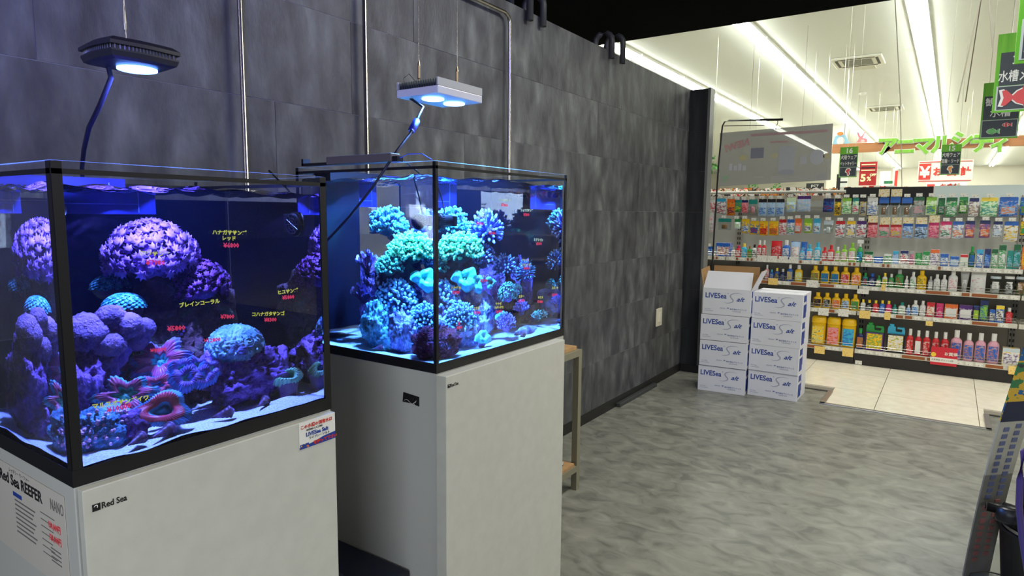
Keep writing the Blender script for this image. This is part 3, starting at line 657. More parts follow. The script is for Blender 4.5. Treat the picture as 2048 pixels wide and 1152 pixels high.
# ------------------------------------------- smaller aquarium
F1, F2 = -.983, -.998
def w1(px, py, dep): return wet(px, py, 0, F1, dep)
def w2(px, py, dep): return wet(px, py, 0, F2, dep)
S1, S2 = .899, .893
rock('tall dark central rock column under the purple flower corals', (-1.285, .635, .985), (.075, .085, .125), 3, M_rockb, extra=(((0, -.03, .1), (.05, .05, .06), 7), ((-.01, .07, .07), (.045, .045, .07), 11)))
rock('purple-crusted rock bank at the corner below the knobby coral', (-1.238, .452, .965), (.065, .048, .085), 12, M_rockp, extra=(((.01, .03, .05), (.045, .04, .04), 5), ((.04, .01, -.05), (.05, .04, .03), 15)))
rock('low brown rock behind the ruffled corals', (-1.25, .56, .935), (.09, .07, .045), 21, M_rockb)
goniopora('large purple flower coral crowning the central rock of the smaller tank', (-1.277, .592, 1.172), .068, 300, (110, 60, 120), (168, 112, 196), 31, sq=(1, 1.05, .92))
goniopora('darker magenta flower coral lower on the central rock', tuple(w1(402, 572, .27)), .05, 240, (96, 40, 90), (130, 66, 132), 32, fr=.14, sq=(1, 1, .9))
def zoa(lab, c, R, seed, col):
    t = coral_root('button_polyp_colony', lab, c); c = Vector(c); b = MB(); blob(b, c, (R*.93, R*.93, R*.7), seed, .1, 2, 3); b.build('skeleton', M_rockb, t, smooth=True); b = MB(); rr = random.Random(seed)
    for d in fib(150, .0):
        p = c+Vector((d.x*R, d.y*R, d.z*R*.76)); d2 = (d+Vector((0, 0, .7))).normalized(); k = R*.13*rr.uniform(.8, 1.1)
        b.lathe([(k*.3, -k*.4), (k, k*.05), (k*.9, k*.22), (k*.25, k*.1)], p, 9, tilt=d2.to_track_quat('Z', 'Y').to_matrix())
    stuff(b.build('polyps', nmat('zoa_%s' % seed, [tuple(int(v*.6) for v in col), col, (190, 240, 240)], 160, pos=[.35, .5, .72]), t, smooth=True)); return t
zoa('bright cyan button polyp dome beside the knobby coral', (-1.245, .529, 1.092), .034, 41, (60, 190, 200))
zoa('dimmer teal button polyp dome behind the bright cyan one', (-1.31, .53, 1.123), .031, 42, (40, 130, 130))
zoa('dark green button polyps on the central rock', tuple(w1(312, 622, .30)), .028, 43, (26, 70, 60))
t = coral_root('knobby_coral', 'lumpy mauve knobby coral on the rock bank nearest the tank corner', (-1.214, .483, 1.068)); b = MB()
for i, (o, r) in enumerate((((.0, -.022, -.008), .036), ((.005, .012, .012), .026), ((.012, .036, -.004), .026), ((-.01, -.002, -.03), .04), ((.01, .062, -.012), .020), ((.0, .05, -.03), .024), ((.018, .005, -.03), .024))):
    blob(b, (-1.214+o[0], .483+o[1], 1.068+o[2]), (r, r, r*.9), 50+i, .12, 1.5, 4, fine=.09)
b.build('lobes', nmat('mauve_lobes', [(90, 66, 100), (142, 108, 150), (176, 130, 150)], 24, rough=.8, bump=.7, bscale=220), t, smooth=True)
goniopora('small lilac sprig on the side of the central rock', tuple(w1(363, 665, .27)), .02, 60, (110, 80, 150), (160, 130, 210), 33)
ruffle('pink petalled coral with a cyan centre below the flower corals', (-1.205, .57, .992), .050, (.7, -.45, .6), 61, 7, ((110, 220, 220), (200, 90, 130), (140, 140, 200)), .18, .25, .8, twist=.4, mouth=.16, name='petal_coral')
ruffle('dusky pink coral leaning behind the petalled one', (-1.232, .525, .975), .038, (.5, -.6, .6), 62, 5, ((90, 120, 170), (180, 80, 130), (130, 120, 190)), .2, .25, .8, mouth=.2, name='petal_coral')
ruffle('green-centred coral under the handwritten name, rim pale blue', tuple(w1(255, 792, .15)), .042, (.75, -.5, .5), 63, 6, ((110, 220, 180), (190, 80, 110), (90, 180, 190)), .25, .28, .7, mouth=.3, name='petal_coral')
ruffle('red ruffled coral between the petalled coral and the big ring coral', tuple(w1(315, 775, .17)), .036, (.75, -.3, .6), 64, 5, ((100, 150, 190), (200, 70, 96), (110, 160, 200)), .2, .3, .6, mouth=.2, name='petal_coral')
ruffle('large red ring coral with pale blue rim close to the front glass', tuple(w1(330, 822, .07)), .048, (.75, -.5, .5), 65, 3, ((110, 230, 235), (226, 70, 84), (120, 200, 225)), .19, .28, .62, mouth=.26, twist=.8, ridge=60)
for i, (px, py, dp, R) in enumerate(((375, 762, .12, .027), (405, 757, .115, .024), (362, 742, .14, .022), (420, 742, .13, .02), (392, 735, .15, .02))):
    ruffle(['plump blue-pink cup coral at the front of the cup coral bunch', 'rounded cup coral nearest the grooved dome coral', 'cup coral at the bunch edge beside the petals', 'small cup coral tucked against the purple rock', 'topmost plump coral of the cup coral bunch'][i], tuple(w1(px, py, dp)), R, (.8, .1*i-.2, .6), 70+i, 4, ((130, 210, 180), (120, 90, 160), (90, 140, 200)), .1, .6, .9, name='cup_coral', ridge=30, mouth=.2)
# big grooved dome on purple rock
cB = w1(472, 697, .155)
t = coral_root('grooved_dome_coral', 'big pale green and blue grooved dome coral on purple rock', tuple(cB)); b = MB(); vs, fs = ico(6); out = []
for v in vs:
    a = math.atan2(v.y, v.x); h = max(-.3, v.z); k = .92+.15*abs(math.sin(a*8+4*nz(v, 1.6, 2)))**.6*(1-.3*abs(v.z))+.03*math.sin(nz(v, 3.5, 4)*22); k += .04*math.sin(5*a+1)
    out.append(cB+Vector((v.x*.053*k, v.y*.052*k, v.z*.044*k+(0 if v.z > -.2 else .012))))
b.add(out, fs); b.build('ridged_dome', nmat('dome_green_blue', [(60, 110, 110), (110, 170, 180), (150, 205, 195), (120, 120, 180)], 26, rough=.5, bump=.5, bscale=150, pos=[.32, .45, .58, .7]), t, smooth=True)
cR = w1(495, 745, .165); rock('rough purple rock carrying the grooved dome coral', (cR.x, cR.y, cR.z), (.065, .082, .052), 23, M_rockp, extra=(((.02, .045, -.005), (.04, .045, .045), 25), ((.03, -.045, -.02), (.04, .04, .028), 26), ((.01, -.065, .03), (.026, .026, .026), 27)))
cR = w1(205, 872, .06); t = rock('blue-crusted boulder with pink polyps at the near corner', (-1.083, .438, .922), (.040, .041, .037), 33, M_rockc, holes=.5)
b = MB(); rr = random.Random(5)
for q in range(170):
    d = Vector((rr.uniform(.1, 1), rr.uniform(-1, 1), rr.uniform(-.3, 1))).normalized(); 
    if nz(d, 2.2, 8) < .02: continue
    k_ = 1+.35*nz(d, 1.9, 33)+.22*nz(d, 1.9*4.3, 38)
    blob(b, (-1.083+d.x*.0405*k_, .438+d.y*.0415*k_, .922+d.z*.0375*k_), (.0031, .0031, .0031), q, 0, 1, 1, fine=0)
stuff(b.build('pink_polyps', mat('pink_polyp', (255, 196, 210), .5), t, smooth=True))
c = w1(578, 768, .10); t = ruffle('small pale green ring coral alone on the sand', (c.x, c.y, .932), .031, (.6, -.25, .75), 67, 2, ((80, 150, 120), (150, 220, 150), (150, 225, 160)), .12, .5, .5, mouth=.32, twist=.3, ridge=24)
MB().lathe([(.018, .893), (.016, .91), (.019, .928)], (c.x, c.y, 0), 14, sy=1.2).build('stalk', nmat('stalk_mauve', [(110, 80, 110), (160, 140, 160)], 40), t, smooth=True)
for (px, py, dp, L, az, lab) in ((448, 832, .05, .040, 1.3, 'dark maroon snail shell lying below the dome coral rock'), (528, 814, .055, .036, 2.2, 'small dark snail shell below the pale green ring coral'),
                            (330, 872, .035, .044, 1.9, 'dark snail shell beside the pale cone shell, near the corner'), (276, 888, .03, .036, 2.1, 'pale speckled cone shell beside the blue-crusted boulder')):
    p = w1(px, py, dp); shell(lab, (p.x, p.y, S1+.011), L, az, 1)
rock('small violet rubble stone beside the blue-crusted boulder', tuple(w1(262, 850, .085)), (.03, .028, .024), 35, M_rockp, sub=4)

# wave pumps with magnet holders
def pump(lab, c, d, R, L, plate, wire):
    t = thing('wave_pump', lab, 'pump', c); c = Vector(c); d = Vector(d).normalized(); Mx = d.to_track_quat('Z', 'Y').to_matrix()
    MB().lathe([(R*.6, -L), (R*.72, -L*.96), (R*.72, -L*.35), (R*.95, -L*.28), (R, -.004), (R*.96, 0), (R*.8, .001)], c, 28, tilt=Mx).build('motor_body', mat('pump_black', (5, 5, 7), .5, spec=.2), t, smooth=True)
    b = MB()
    for k in range(26):
        a = 2*PI*k/26; q = Mx @ Vector((math.cos(a)*R*1.0, math.sin(a)*R*1.0, 0)); b.tube([c+q-d*L*.26, c+q*1.02-d*.004], R*.035, 4)
    for r_ in (.8, .5, .25):
        pts = [c+Mx @ Vector((math.cos(a)*R*r_, math.sin(a)*R*r_, .002)) for a in [2*PI*k/24 for k in range(25)]]; b.tube(pts, R*.03, 5, cap=False)
    for k in range(6): a = PI*k/6; q = Mx @ Vector((math.cos(a)*R*.85, math.sin(a)*R*.85, .002)); b.tube([c+q, c-Mx @ Vector((math.cos(a)*R*.85, math.sin(a)*R*.85, -.002))], R*.03, 5)
    stuff(b.build('grille', mat('pump_grille', (24, 24, 40), .3), t))
    MB().lathe([(R*.4, -.001), (R*.3, -.0005)], c-d*(R*.2), 12, tilt=Mx).build('impeller_hub', mat('hub_grey', (60, 60, 90), .4), t)
    a, e_ = plate; MB().box(a, e_).build('magnet_holder', M_black, t, bevel=.002)
    MB().tube(wire, .0022, 6).build('pump_cable', M_black, t, smooth=True)
pump('black wave pump high in the larger tank near its front corner', (-1.112, 1.235, 1.238), (.12, -1, -.03), .021, .055, ((-1.128, 1.288, 1.225), (-1.098, 1.30, 1.252)), [(-1.112, 1.262, 1.258), (-1.115, 1.25, 1.30), (-1.12, 1.22, 1.36), (-1.13, 1.165, 1.392)])
pA = w1(590, 443, .10)
pump('black wave pump high in the smaller tank on its far side', (-1.09, pA.y, 1.235), (.25, -1, 0), .023, .06, ((-1.13, .792, 1.22), (-1.10, .8025, 1.255)), [(-1.09, pA.y+.03, 1.25), (-1.095, pA.y+.035, 1.29), (-1.11, .78, 1.34)])
# return pipe in the smaller tank
t = thing('return_nozzle', 'black return nozzle in front of the smaller tank blue overflow comb', 'nozzle', (-1.36, .47, 1.27))
MB().tube([(-1.398, .455, 1.262), (-1.36, .455, 1.262), (-1.335, .47, 1.26)], .011, 12, rs=[.012, .011, .013]).build('spout', M_black, t, smooth=True)

# ------------------------------------------- larger aquarium
rock('pale lilac base rock in the middle of the larger tank', (-1.265, 1.42, .955), (.10, .13, .085), 81, M_rockl, extra=(((.05, -.10, -.015), (.05, .05, .05), 82), ((-.03, .12, .0), (.06, .08, .06), 83)))
rock('upper rock of the larger tank under the green branching coral', (-1.29, 1.43, 1.075), (.065, .09, .07), 84, M_rockb, extra=(((-.02, .03, .07), (.04, .05, .04), 85),))
rock('tall violet rock pile at the far end of the larger tank', (-1.40, 1.67, 1.0), (.05, .06, .11), 86, M_rockp, extra=(((.03, .0, -.09), (.06, .05, .05), 87),))
def wl(px, py, dep): return wet(px, py, 1, 1.144, dep)
p = wl(748, 655, .10); rock('blue-crusted rock by the side glass of the larger tank', (p.x, p.y, .955), (.04, .045, .06), 88, M_rockc, extra=(((.035, .005, -.035), (.045, .04, .035), 89),))
p = wl(800, 690, .12); rock('arched pale lilac rock by the side glass', (p.x, p.y, .94), (.042, .04, .055), 90, M_rockl, holes=1.6)
rock('small rock stack under the white-blue finger domes', (-1.17, 1.37, .92), (.05, .06, .05), 91, M_rockl)
knobby('bright turquoise branching coral at the top of the reef', (-1.354, 1.455, 1.218), .062, 120, (80, 150, 180), (150, 225, 235), 101, sq=(1, 1.05, .85))
knobby('wide mint green branching coral in the centre of the reef', (-1.245, 1.415, 1.145), .075, 190, (60, 150, 100), (150, 255, 170), 102, sq=(.8, 1.2, .7))
knobby('second mint green clump spilling down toward the side glass', (-1.27, 1.325, 1.105), .045, 80, (60, 150, 120), (140, 245, 190), 103, sq=(.9, 1.1, .8))
knobby('mauve-brown knobbed coral beside the mint green one', (-1.235, 1.515, 1.12), .045, 90, (110, 90, 140), (150, 170, 210), 104)
fingers('periwinkle finger coral beside the turquoise branching coral', (-1.237, 1.533, 1.205), .058, 110, (92, 100, 200), (170, 190, 250), 105, L=.7, r=.075, core=.42, zmin=-.5)
p = w2(1104, 470, .30); fingers('tall violet finger coral on the far rock pile', tuple(p), .075, 150, (100, 86, 190), (150, 180, 250), 106, L=.7, r=.055, core=.45, zmin=-.3, up=.3)
p = w2(1012, 537, .22); fingers('spiky lilac coral between the periwinkle coral and the far rocks', tuple(p), .042, 110, (100, 96, 170), (150, 190, 220), 107, L=.8, r=.06, core=.3, zmin=-.4)
p = w2(1062, 545, .26); fingers('thin-armed teal star-shaped coral beneath the handwritten price', tuple(p), .05, 110, (80, 110, 150), (130, 200, 210), 108, L=.85, r=.045, core=.28, zmin=-.4)
fingers('white-blue fingered dome higher against the side glass', (-1.255, 1.345, 1.012), .066, 300, (110, 150, 190), (200, 245, 255), 109, L=.42, r=.05, core=.68, zmin=-.3, tips=1.4)
fingers('white-blue fingered dome lower and nearer the front glass', (-1.15, 1.35, .965), .054, 260, (120, 155, 185), (190, 240, 250), 110, L=.42, r=.05, core=.68, zmin=-.35, tips=1.3)
p = w2(1018, 590, .17)
def cup(lab, c, R, col, seed, nrm=(.7, -.3, .6), sq=.8, la=.2): return ruffle(lab, tuple(c), R, nrm, seed, 3, (tuple(int(v*.8) for v in col), col, tuple(min(255, int(v*1.08)) for v in col)), la, .42, sq, name='leather_coral', ridge=8, mouth=.15)
cup('glowing aqua folded leather coral under the mint green clump', (-1.19, 1.395, 1.075), .044, (90, 235, 210), 111)
cup('paler aqua folded leather lobe beside the glowing one', (-1.185, 1.44, 1.062), .036, (90, 215, 200), 112, (.8, .3, .4))
cup('small grey-green leather cup beside the aqua leather corals', w2(983, 567, .15), .022, (90, 170, 160), 113, (.9, 0, .2))
goniopora('green and lilac tufted coral in front of the far rocks', tuple(p), .036, 170, (70, 120, 110), (110, 180, 150), 114, fr=.13)
p = w2(1035, 582, .2); goniopora('small green tuft atop the tufted coral', tuple(p), .022, 70, (70, 130, 110), (100, 190, 150), 115)
rock('maroon encrusted boulder at the front corner of the larger tank', (-1.075, 1.232, .925), (.046, .05, .042), 92, nmat('maroon_crust', [(70, 22, 40), (130, 44, 74), (150, 60, 90), (110, 84, 130)], 30, rough=.8, bump=1, bscale=200), holes=.3)
p = w2(968, 680, .075); cup('pale turquoise scalloped coral sitting on the sand', (p.x, p.y, .915), .033, (120, 225, 205), 116, (.5, 0, .9), .8, .08)
p = w2(1003, 637, .13); cup('pale blue plate coral below the tufted coral', p, .026, (90, 180, 200), 117, (.7, .1, .6))
p = w2(1015, 660, .10); fingers('lilac bushy coral low near the front glass', (p.x, p.y, .935), .036, 150, (120, 100, 180), (170, 160, 235), 118, L=.5, r=.05, core=.6, rockm=M_rockp)
p = w2(1045, 625, .16); fingers('violet fan of fine branches by the far front glass', tuple(p), .032, 110, (110, 80, 160), (150, 150, 230), 119, L=.8, r=.05, core=.35, up=.5)
p = w2(1078, 640, .16); fingers('small green bush coral near the far front corner', tuple(p), .026, 70, (50, 100, 90), (120, 210, 170), 120, L=.9, r=.07, core=.35, up=.5)
p = w2(1090, 610, .2); fingers('blue-violet bush coral at the far end low on the rocks', tuple(p), .03, 90, (90, 80, 170), (130, 150, 240), 121, L=.8, r=.06, core=.4, up=.4)
p = w2(1112, 615, .12); fingers('small blue bush coral against the far side glass', tuple(p), .022, 60, (80, 90, 180), (140, 180, 250), 122, L=.8, r=.06, core=.4, up=.4)
p = w2(1095, 545, .3); goniopora('dim blue tufted coral on the far rock pile', tuple(p), .035, 110, (60, 90, 140), (90, 150, 190), 123, fr=.12)
p = w2(968, 640, .17); rock('frosted white-blue rock beside the lower fingered dome', (p.x, p.y, .955), (.034, .035, .05), 93, M_rockl, holes=1.2)
p = w2(1062, 668, .07); rock('row of small blue-grey rubble near the far front glass', (p.x-.03, p.y, .902), (.02, .05, .016), 94, M_rockl, sub=4)
def leafy(lab, c, R, seed, col):
    t = coral_root('leaf_coral', lab, tuple(c)); c = Vector(c); b = MB()
    for k in range(5):
        a0 = seed+k*1.1; d = Vector((math.cos(a0)*.5, math.sin(a0)*.5, .8)).normalized(); s = d.cross(Vector((math.sin(a0*2), math.cos(a0*3), .3))).normalized(); n = d.cross(s)
        def fn(u, v, th=0): w_ = (u-.5)*1.5*(.25+.75*v); return c+d*(R*v*(1+.1*math.cos(u*20)))+s*(R*w_)+n*(R*(.35*v*v*math.cos(w_*2)+.05*math.sin(u*14+k)*v))
        b.grid(fn, 18, 8, mif=lambda u, v: 1 if v > .88 else 0)
        b.grid(lambda u, v: fn(1-u, v)+n*R*.045, 18, 8, mif=lambda u, v: 1 if v > .88 else 0)
    b.build('leaves', [nmat('leaf_%s' % seed, [tuple(int(v*.6) for v in col), col], 40, bump=.5, bscale=120), mat('leaf_edge_%s' % seed, (170, 150, 230), .5)], t, smooth=True); return t
leafy('maroon scrolled leaf coral near the side glass, upper', wl(735, 545, .16), .05, 7, (110, 50, 100))
leafy('purple scrolled leaf coral near the side glass, lower', wl(722, 605, .15), .045, 8, (120, 60, 120))
rock('slim violet rock holding the scrolled leaf corals', tuple(wl(738, 610, .19)), (.03, .028, .07), 95, M_rockp)
p = wl(755, 700, .045); shell('dark snail shell on the sand by the side glass', (p.x, p.y, S2+.011), .032, .6, 3)
p = w2(1047, 672, .035); shell('dark blue snail shell on the sand in front of the bush corals', (p.x, p.y, S2+.011), .034, 1.9, 3)

# ---------------------------------------------------------------- prices written on the glass with paint pens
M_yel = mat('paint_pen_yellow', (214, 216, 84), .6); M_pnk = mat('paint_pen_pink', (240, 50, 100), .6); M_wpen = mat('paint_pen_white', (190, 226, 210), .6)
def write(tank, fx_, px, py, s, size, m, off=.00035):
    p = X(px, py, fx_+.0002); rr = random.Random(px*7+py)
    a = rr.uniform(-.05, .08)
    text(s, size, m, tank, (p.x, p.y, p.z), Vector((0, math.cos(a), math.sin(a))), Vector((0, -math.sin(a)+.12, math.cos(a))), 'price_writing', off=off, align='CENTER', ext=.00005)
for (px, py, s, z, m) in ((310, 512, 'アワサンゴ', .0085, M_yel), (311, 530, '¥7980', .0105, M_pnk), (460, 469, 'ハナガササンゴ', .0085, M_yel), (458, 480, 'レッド', .0082, M_yel), (463, 495, '¥6800', .0105, M_pnk),
    (400, 610, 'ブレインコーラル', .0082, M_yel), (353, 661, '¥5800', .0105, M_pnk), (455, 637, '¥7800', .0092, M_pnk), (576, 586, 'ヒユサンゴ', .0085, M_yel), (577, 598, '¥5800', .0095, M_pnk),
    (537, 631, 'コハナガタサンゴ', .008, M_yel), (541, 643, '¥8300', .0092, M_pnk), (243, 808, 'マルスオサンゴイワ', .0085, M_yel), (239, 820, '¥10000', .0105, M_pnk), (317, 704, '¥9800', .009, M_pnk), (425, 684, '¥12800', .009, M_pnk)):
    write(A1, -.983, px, py, s, z, m)
for (px, py, s, z, m) in ((1010, 400, 'Acropora sp', .0098, M_wpen), (1009, 411, '¥7800', .011, M_pnk), (1054, 421, 'ショウガサンゴ', .0085, M_wpen), (1053, 430, '¥7800', .011, M_pnk), (961, 425, 'パープル', .009, M_yel), (965, 434, 'ハナサンゴ', .009, M_yel), (960, 448, '¥4980', .011, M_pnk),
    (985, 459, 'トゲサンゴ', .009, M_wpen), (984, 467, '¥3980', .011, M_pnk), (1077, 480, 'ミドリイシ', .0095, M_wpen), (1078, 488, '¥5800', .011, M_pnk), (1051, 521, 'グリーン', .009, M_yel), (1052, 530, 'ミドリイシ', .009, M_yel), (1053, 537, '¥4980', .011, M_pnk), (967, 553, 'ウミキノコ', .009, M_wpen), (968, 562, '¥2980', .011, M_pnk),
    (912, 577, 'ハナヅタ', .0095, M_yel), (912, 586, '¥2980', .011, M_pnk), (1043, 593, 'スター', .009, M_yel), (1043, 602, '¥2480', .011, M_pnk), (1081, 595, 'キクメ', .009, M_yel), (1080, 604, '¥3480', .011, M_pnk), (953, 617, 'コエダ', .009, M_yel), (954, 626, '¥3980', .0105, M_pnk),
    (997, 608, 'ヤナギ', .009, M_yel), (998, 615, 'カタトサカ', .008, M_yel), (998, 624, '¥2980', .011, M_pnk), (1110, 576, 'スギノキ', .009, M_yel), (1109, 590, '¥5800', .011, M_pnk), (918, 648, '¥', .012, M_pnk), (919, 656, '¥980', .0105, M_pnk)):
    write(A2, -.998, px, py+2, s, z, m, .00045)

# ================================================================== cartons
M_card = mat('white_carton', (214, 214, 220), .6); M_kraft = nmat('kraft_inside', [(150, 116, 76), (168, 132, 88)], 8, rough=.85)
M_bprint = mat('carton_blue_ink', (26, 58, 142), .6); M_gprint = mat('carton_grey_ink', (156, 160, 178), .6); M_seam = mat('carton_seam', (70, 60, 50), .9)
BW, BD, BH = .325, .285, .186
def carton(loc, rz, lab, open_top=False):
    t = thing('carton', lab, 'box', loc, rz, 'stacked salt cartons'); O = Vector((0, 0, 0))
    b = MB()
    if not open_top: b.box((0, 0, 0), (BW, BD, BH-.002)); b.build('box_body', M_card, t, org=O, bevel=.0025); MB().box((.002, BD*.5-.0008, BH-.0022), (BW-.002, BD*.5+.0008, BH-.0012)).build('lid_seam', M_seam, t, org=O)
    else:
        w_ = .004; b.box((0, 0, 0), (BW, w_, BH)).box((0, BD-w_, 0), (BW, BD, BH)).box((0, w_, 0), (w_, BD-w_, BH)).box((BW-w_, w_, 0), (BW, BD-w_, BH)).box((w_, w_, 0), (BW-w_, BD-w_, w_)); b.build('box_body', M_card, t, org=O)
        MB().box((w_, w_, BH-.03), (BW-w_, w_+.0006, BH)).box((w_, BD-w_-.0006, w_), (BW-w_, BD-w_, BH)).box((w_, w_, w_), (w_+.0006, BD-w_, BH)).build('inner_lining', M_kraft, t, org=O)
        def flap(p0, p1, q1, q0, n):
            P = [Vector(x) for x in (p0, p1, q1, q0)]; n = Vector(n)*.003
            bb = MB().add([*P, *[p+n for p in P]], [(0, 1, 2, 3), (7, 6, 5, 4), (0, 4, 5, 1), (1, 5, 6, 2), (2, 6, 7, 3), (3, 7, 4, 0)], 0); bb.m = [0, 1, 1, 1, 1, 1]
            return bb.build('flap', [M_card, M_kraft], t, org=O)
        H = .14
        f1 = flap((0, 0, BH), (BW, 0, BH), (BW-.004, .075, BH+.115), (.012, .075, BH+.115), (0, 1, -.4))     # front flap leaning over the opening
        flap((BW, 0, BH), (BW, BD, BH), (BW+.058, BD-.01, BH+.128), (BW+.058, .006, BH+.128), (-1, 0, .4))
        flap((0, BD, BH), (0, 0, BH), (-.03, .03, BH+.125), (-.03, BD-.01, BH+.135), (1, 0, .2))
        flap((BW, BD, BH), (0, BD, BH), (.0, BD+.03, BH+.138), (BW, BD+.03, BH+.138), (0, -1, .2))
    y = -.0006
    text('LIVESea', .050, M_bprint, t, (.015, y, BH-.068), EX, EZ, 'carton_lettering', off=.0010, sx=.92, org=O)
    text('alt', .042, M_bprint, t, (.228, y, BH-.082), EX, EZ, 'carton_lettering', off=.0008, shear=.45, sx=1.15, org=O)
    text('\u00ae', .010, M_bprint, t, (.168, y, BH-.036), EX, EZ, 'carton_lettering', org=O)
    # the sweeping pale S
    b = MB(); pts = []
    for k in range(19):
        f_ = k/18; xx = .262-.075*math.sin(f_*PI*.5)*1.0 if f_ < .35 else None
    P = [(.268, .154), (.245, .160), (.215, .158), (.192, .148), (.186, .136), (.196, .122), (.208, .110), (.206, .098), (.188, .089), (.165, .086), (.148, .090)]
    wds = [.0005, .0012, .0022, .003, .0038, .0042, .004, .0032, .0024, .0014, .0004]
    for i in range(len(P)-1):
        a, c = Vector(P[i]), Vector(P[i+1]); d = (c-a).normalized(); n = Vector((-d.y, d.x)); q = [a+n*wds[i], c+n*wds[i+1], c-n*wds[i+1], a-n*wds[i]]
        b.add([(v.x, y, v.y) for v in q], [(3, 2, 1, 0)])
    b.build('salt_swoosh', M_gprint, t, org=O)
    text('DELPHIS', .0105, M_gprint, t, (.118, y, .045), EX, EZ, 'carton_lettering', off=.0002, shear=.3, org=O)
    MB().prism([(0, 0), (.006, .004), (.014, .005), (.02, .011), (.012, .009), (.004, .012), (.007, .006)], (.165, -.0007, .044), EX, EZ, (0, .0006, 0)).build('dolphin_mark', M_bprint, t, org=O)
    text('株式会社デルフィス', .0125, M_bprint, t, (.188, y, .041), EX, EZ, 'carton_lettering', org=O)
    text('大阪府堺市西区', .0085, M_gprint, t, (.205, y, .028), EX, EZ, 'carton_lettering', org=O)
    text('SALT 20kg', .009, M_gprint, t, (.016, y, .034), EX, EZ, 'carton_lettering', org=O); text('MADE IN JAPAN', .008, M_gprint, t, (.016, y, .022), EX, EZ, 'carton_lettering', org=O)
    sd = MB().box((BW, .03, BH*.70), (BW+.0006, BD*.42, BH*.93)).box((BW, .03, BH*.12), (BW+.0006, BD*.42, BH*.60)).box((BW, BD*.44, BH*.3), (BW+.0006, BD*.47, BH*.7)); sd.build('side_print', M_bprint, t, org=O); return t
NM = ['bottom', 'second', 'third', 'top']
Lp = [(-1.437, 4.518, .160), (-1.432, 4.512, .15), (-1.431, 4.512, .155), (-1.424, 4.512, .145)]
Rp = [(-1.112, 4.600, -.005), (-1.112, 4.592, -.006), (-1.108, 4.590, -.004), (-1.106, 4.588, -.002)]
Lp = [(-1.441, 4.516, .09), (-1.436, 4.510, .085), (-1.436, 4.508, .08), (-1.427, 4.508, .075)]
for k in range(4):
    a = Lp[k]; carton((a[0], a[1], k*.1875), a[2], 'open salt carton with raised flaps, on top of the stack by the wall' if k == 3 else '%s salt carton of the open-topped stack by the wall' % NM[k], k == 3)
for k in range(4):
    a = Rp[k]; carton((a[0], a[1], k*.184), a[2], '%s salt carton of the closed stack nearer the tiled aisle' % NM[k])

# ================================================================== shelving units facing the aisle
YF, YB = 6.12, 6.56
SZ = [.13, .457, .675, .872]     # tops of the four shelves
M_shelf = mat('shelf_cream', (196, 192, 178), .5); M_backd = nmat('back_panel_brown', [(166, 160, 148), (174, 168, 156)], 5, rough=.8); M_backg = nmat('back_panel_grey', [(168, 168, 160), (178, 178, 170)], 5, rough=.7)
M_rail = mat('price_rail', (206, 204, 192), .5); M_kick = mat('kick_plate_black', (34, 31, 28), .6); M_tagw = mat('price_tag_white', (228, 226, 214), .6); M_tagb = mat('rail_brown_strip', (150, 84, 40), .6); M_tagy = mat('price_tag_yellow', (238, 206, 120), .6)
M_wire = mat('chrome_wire', (190, 188, 180), .3, 1); M_up = mat('slotted_upright', (150, 148, 138), .5); M_slot2 = mat('slot_dark_brown', (50, 48, 44), .8)
tagmesh = {}
def stag(parent, name, x, y, z, w_, h, m):
    k = (name, round(w_, 3), round(h, 3), m.name)
    if k not in tagmesh:
        me = bpy.data.meshes.new(name); v = [(-w_/2, 0, -h/2), (w_/2, 0, -h/2), (w_/2, 0, h/2), (-w_/2, 0, h/2)]
        me.from_pydata(v+[(a, .0008, c) for a, b_, c in v], [], [(0, 1, 2, 3), (7, 6, 5, 4), (0, 4, 5, 1), (1, 5, 6, 2), (2, 6, 7, 3), (3, 7, 4, 0)]); me.materials.append(m); tagmesh[k] = me
    o = bpy.data.objects.new(name, tagmesh[k]); COL.objects.link(o); o.parent = parent; o.location = Vector((x, y, z))-ORG.get(parent.name, Vector((0, 0, 0))); return o
M_tagp = nmat('price_tag_print', [(232, 230, 220), (232, 230, 220), (90, 88, 84)], 90, (1, 1, 2), rough=.6, const=True)
M_yelp = nmat('yellow_tag_print', [(240, 208, 120), (240, 208, 120), (190, 90, 60)], 90, (1, 1, 2), rough=.6, const=True)
bays = [(-2.86, -1.742), (-1.737, -.619), (-.614, .466), (.471, 1.55)]
rt = random.Random(9); UNITS = []
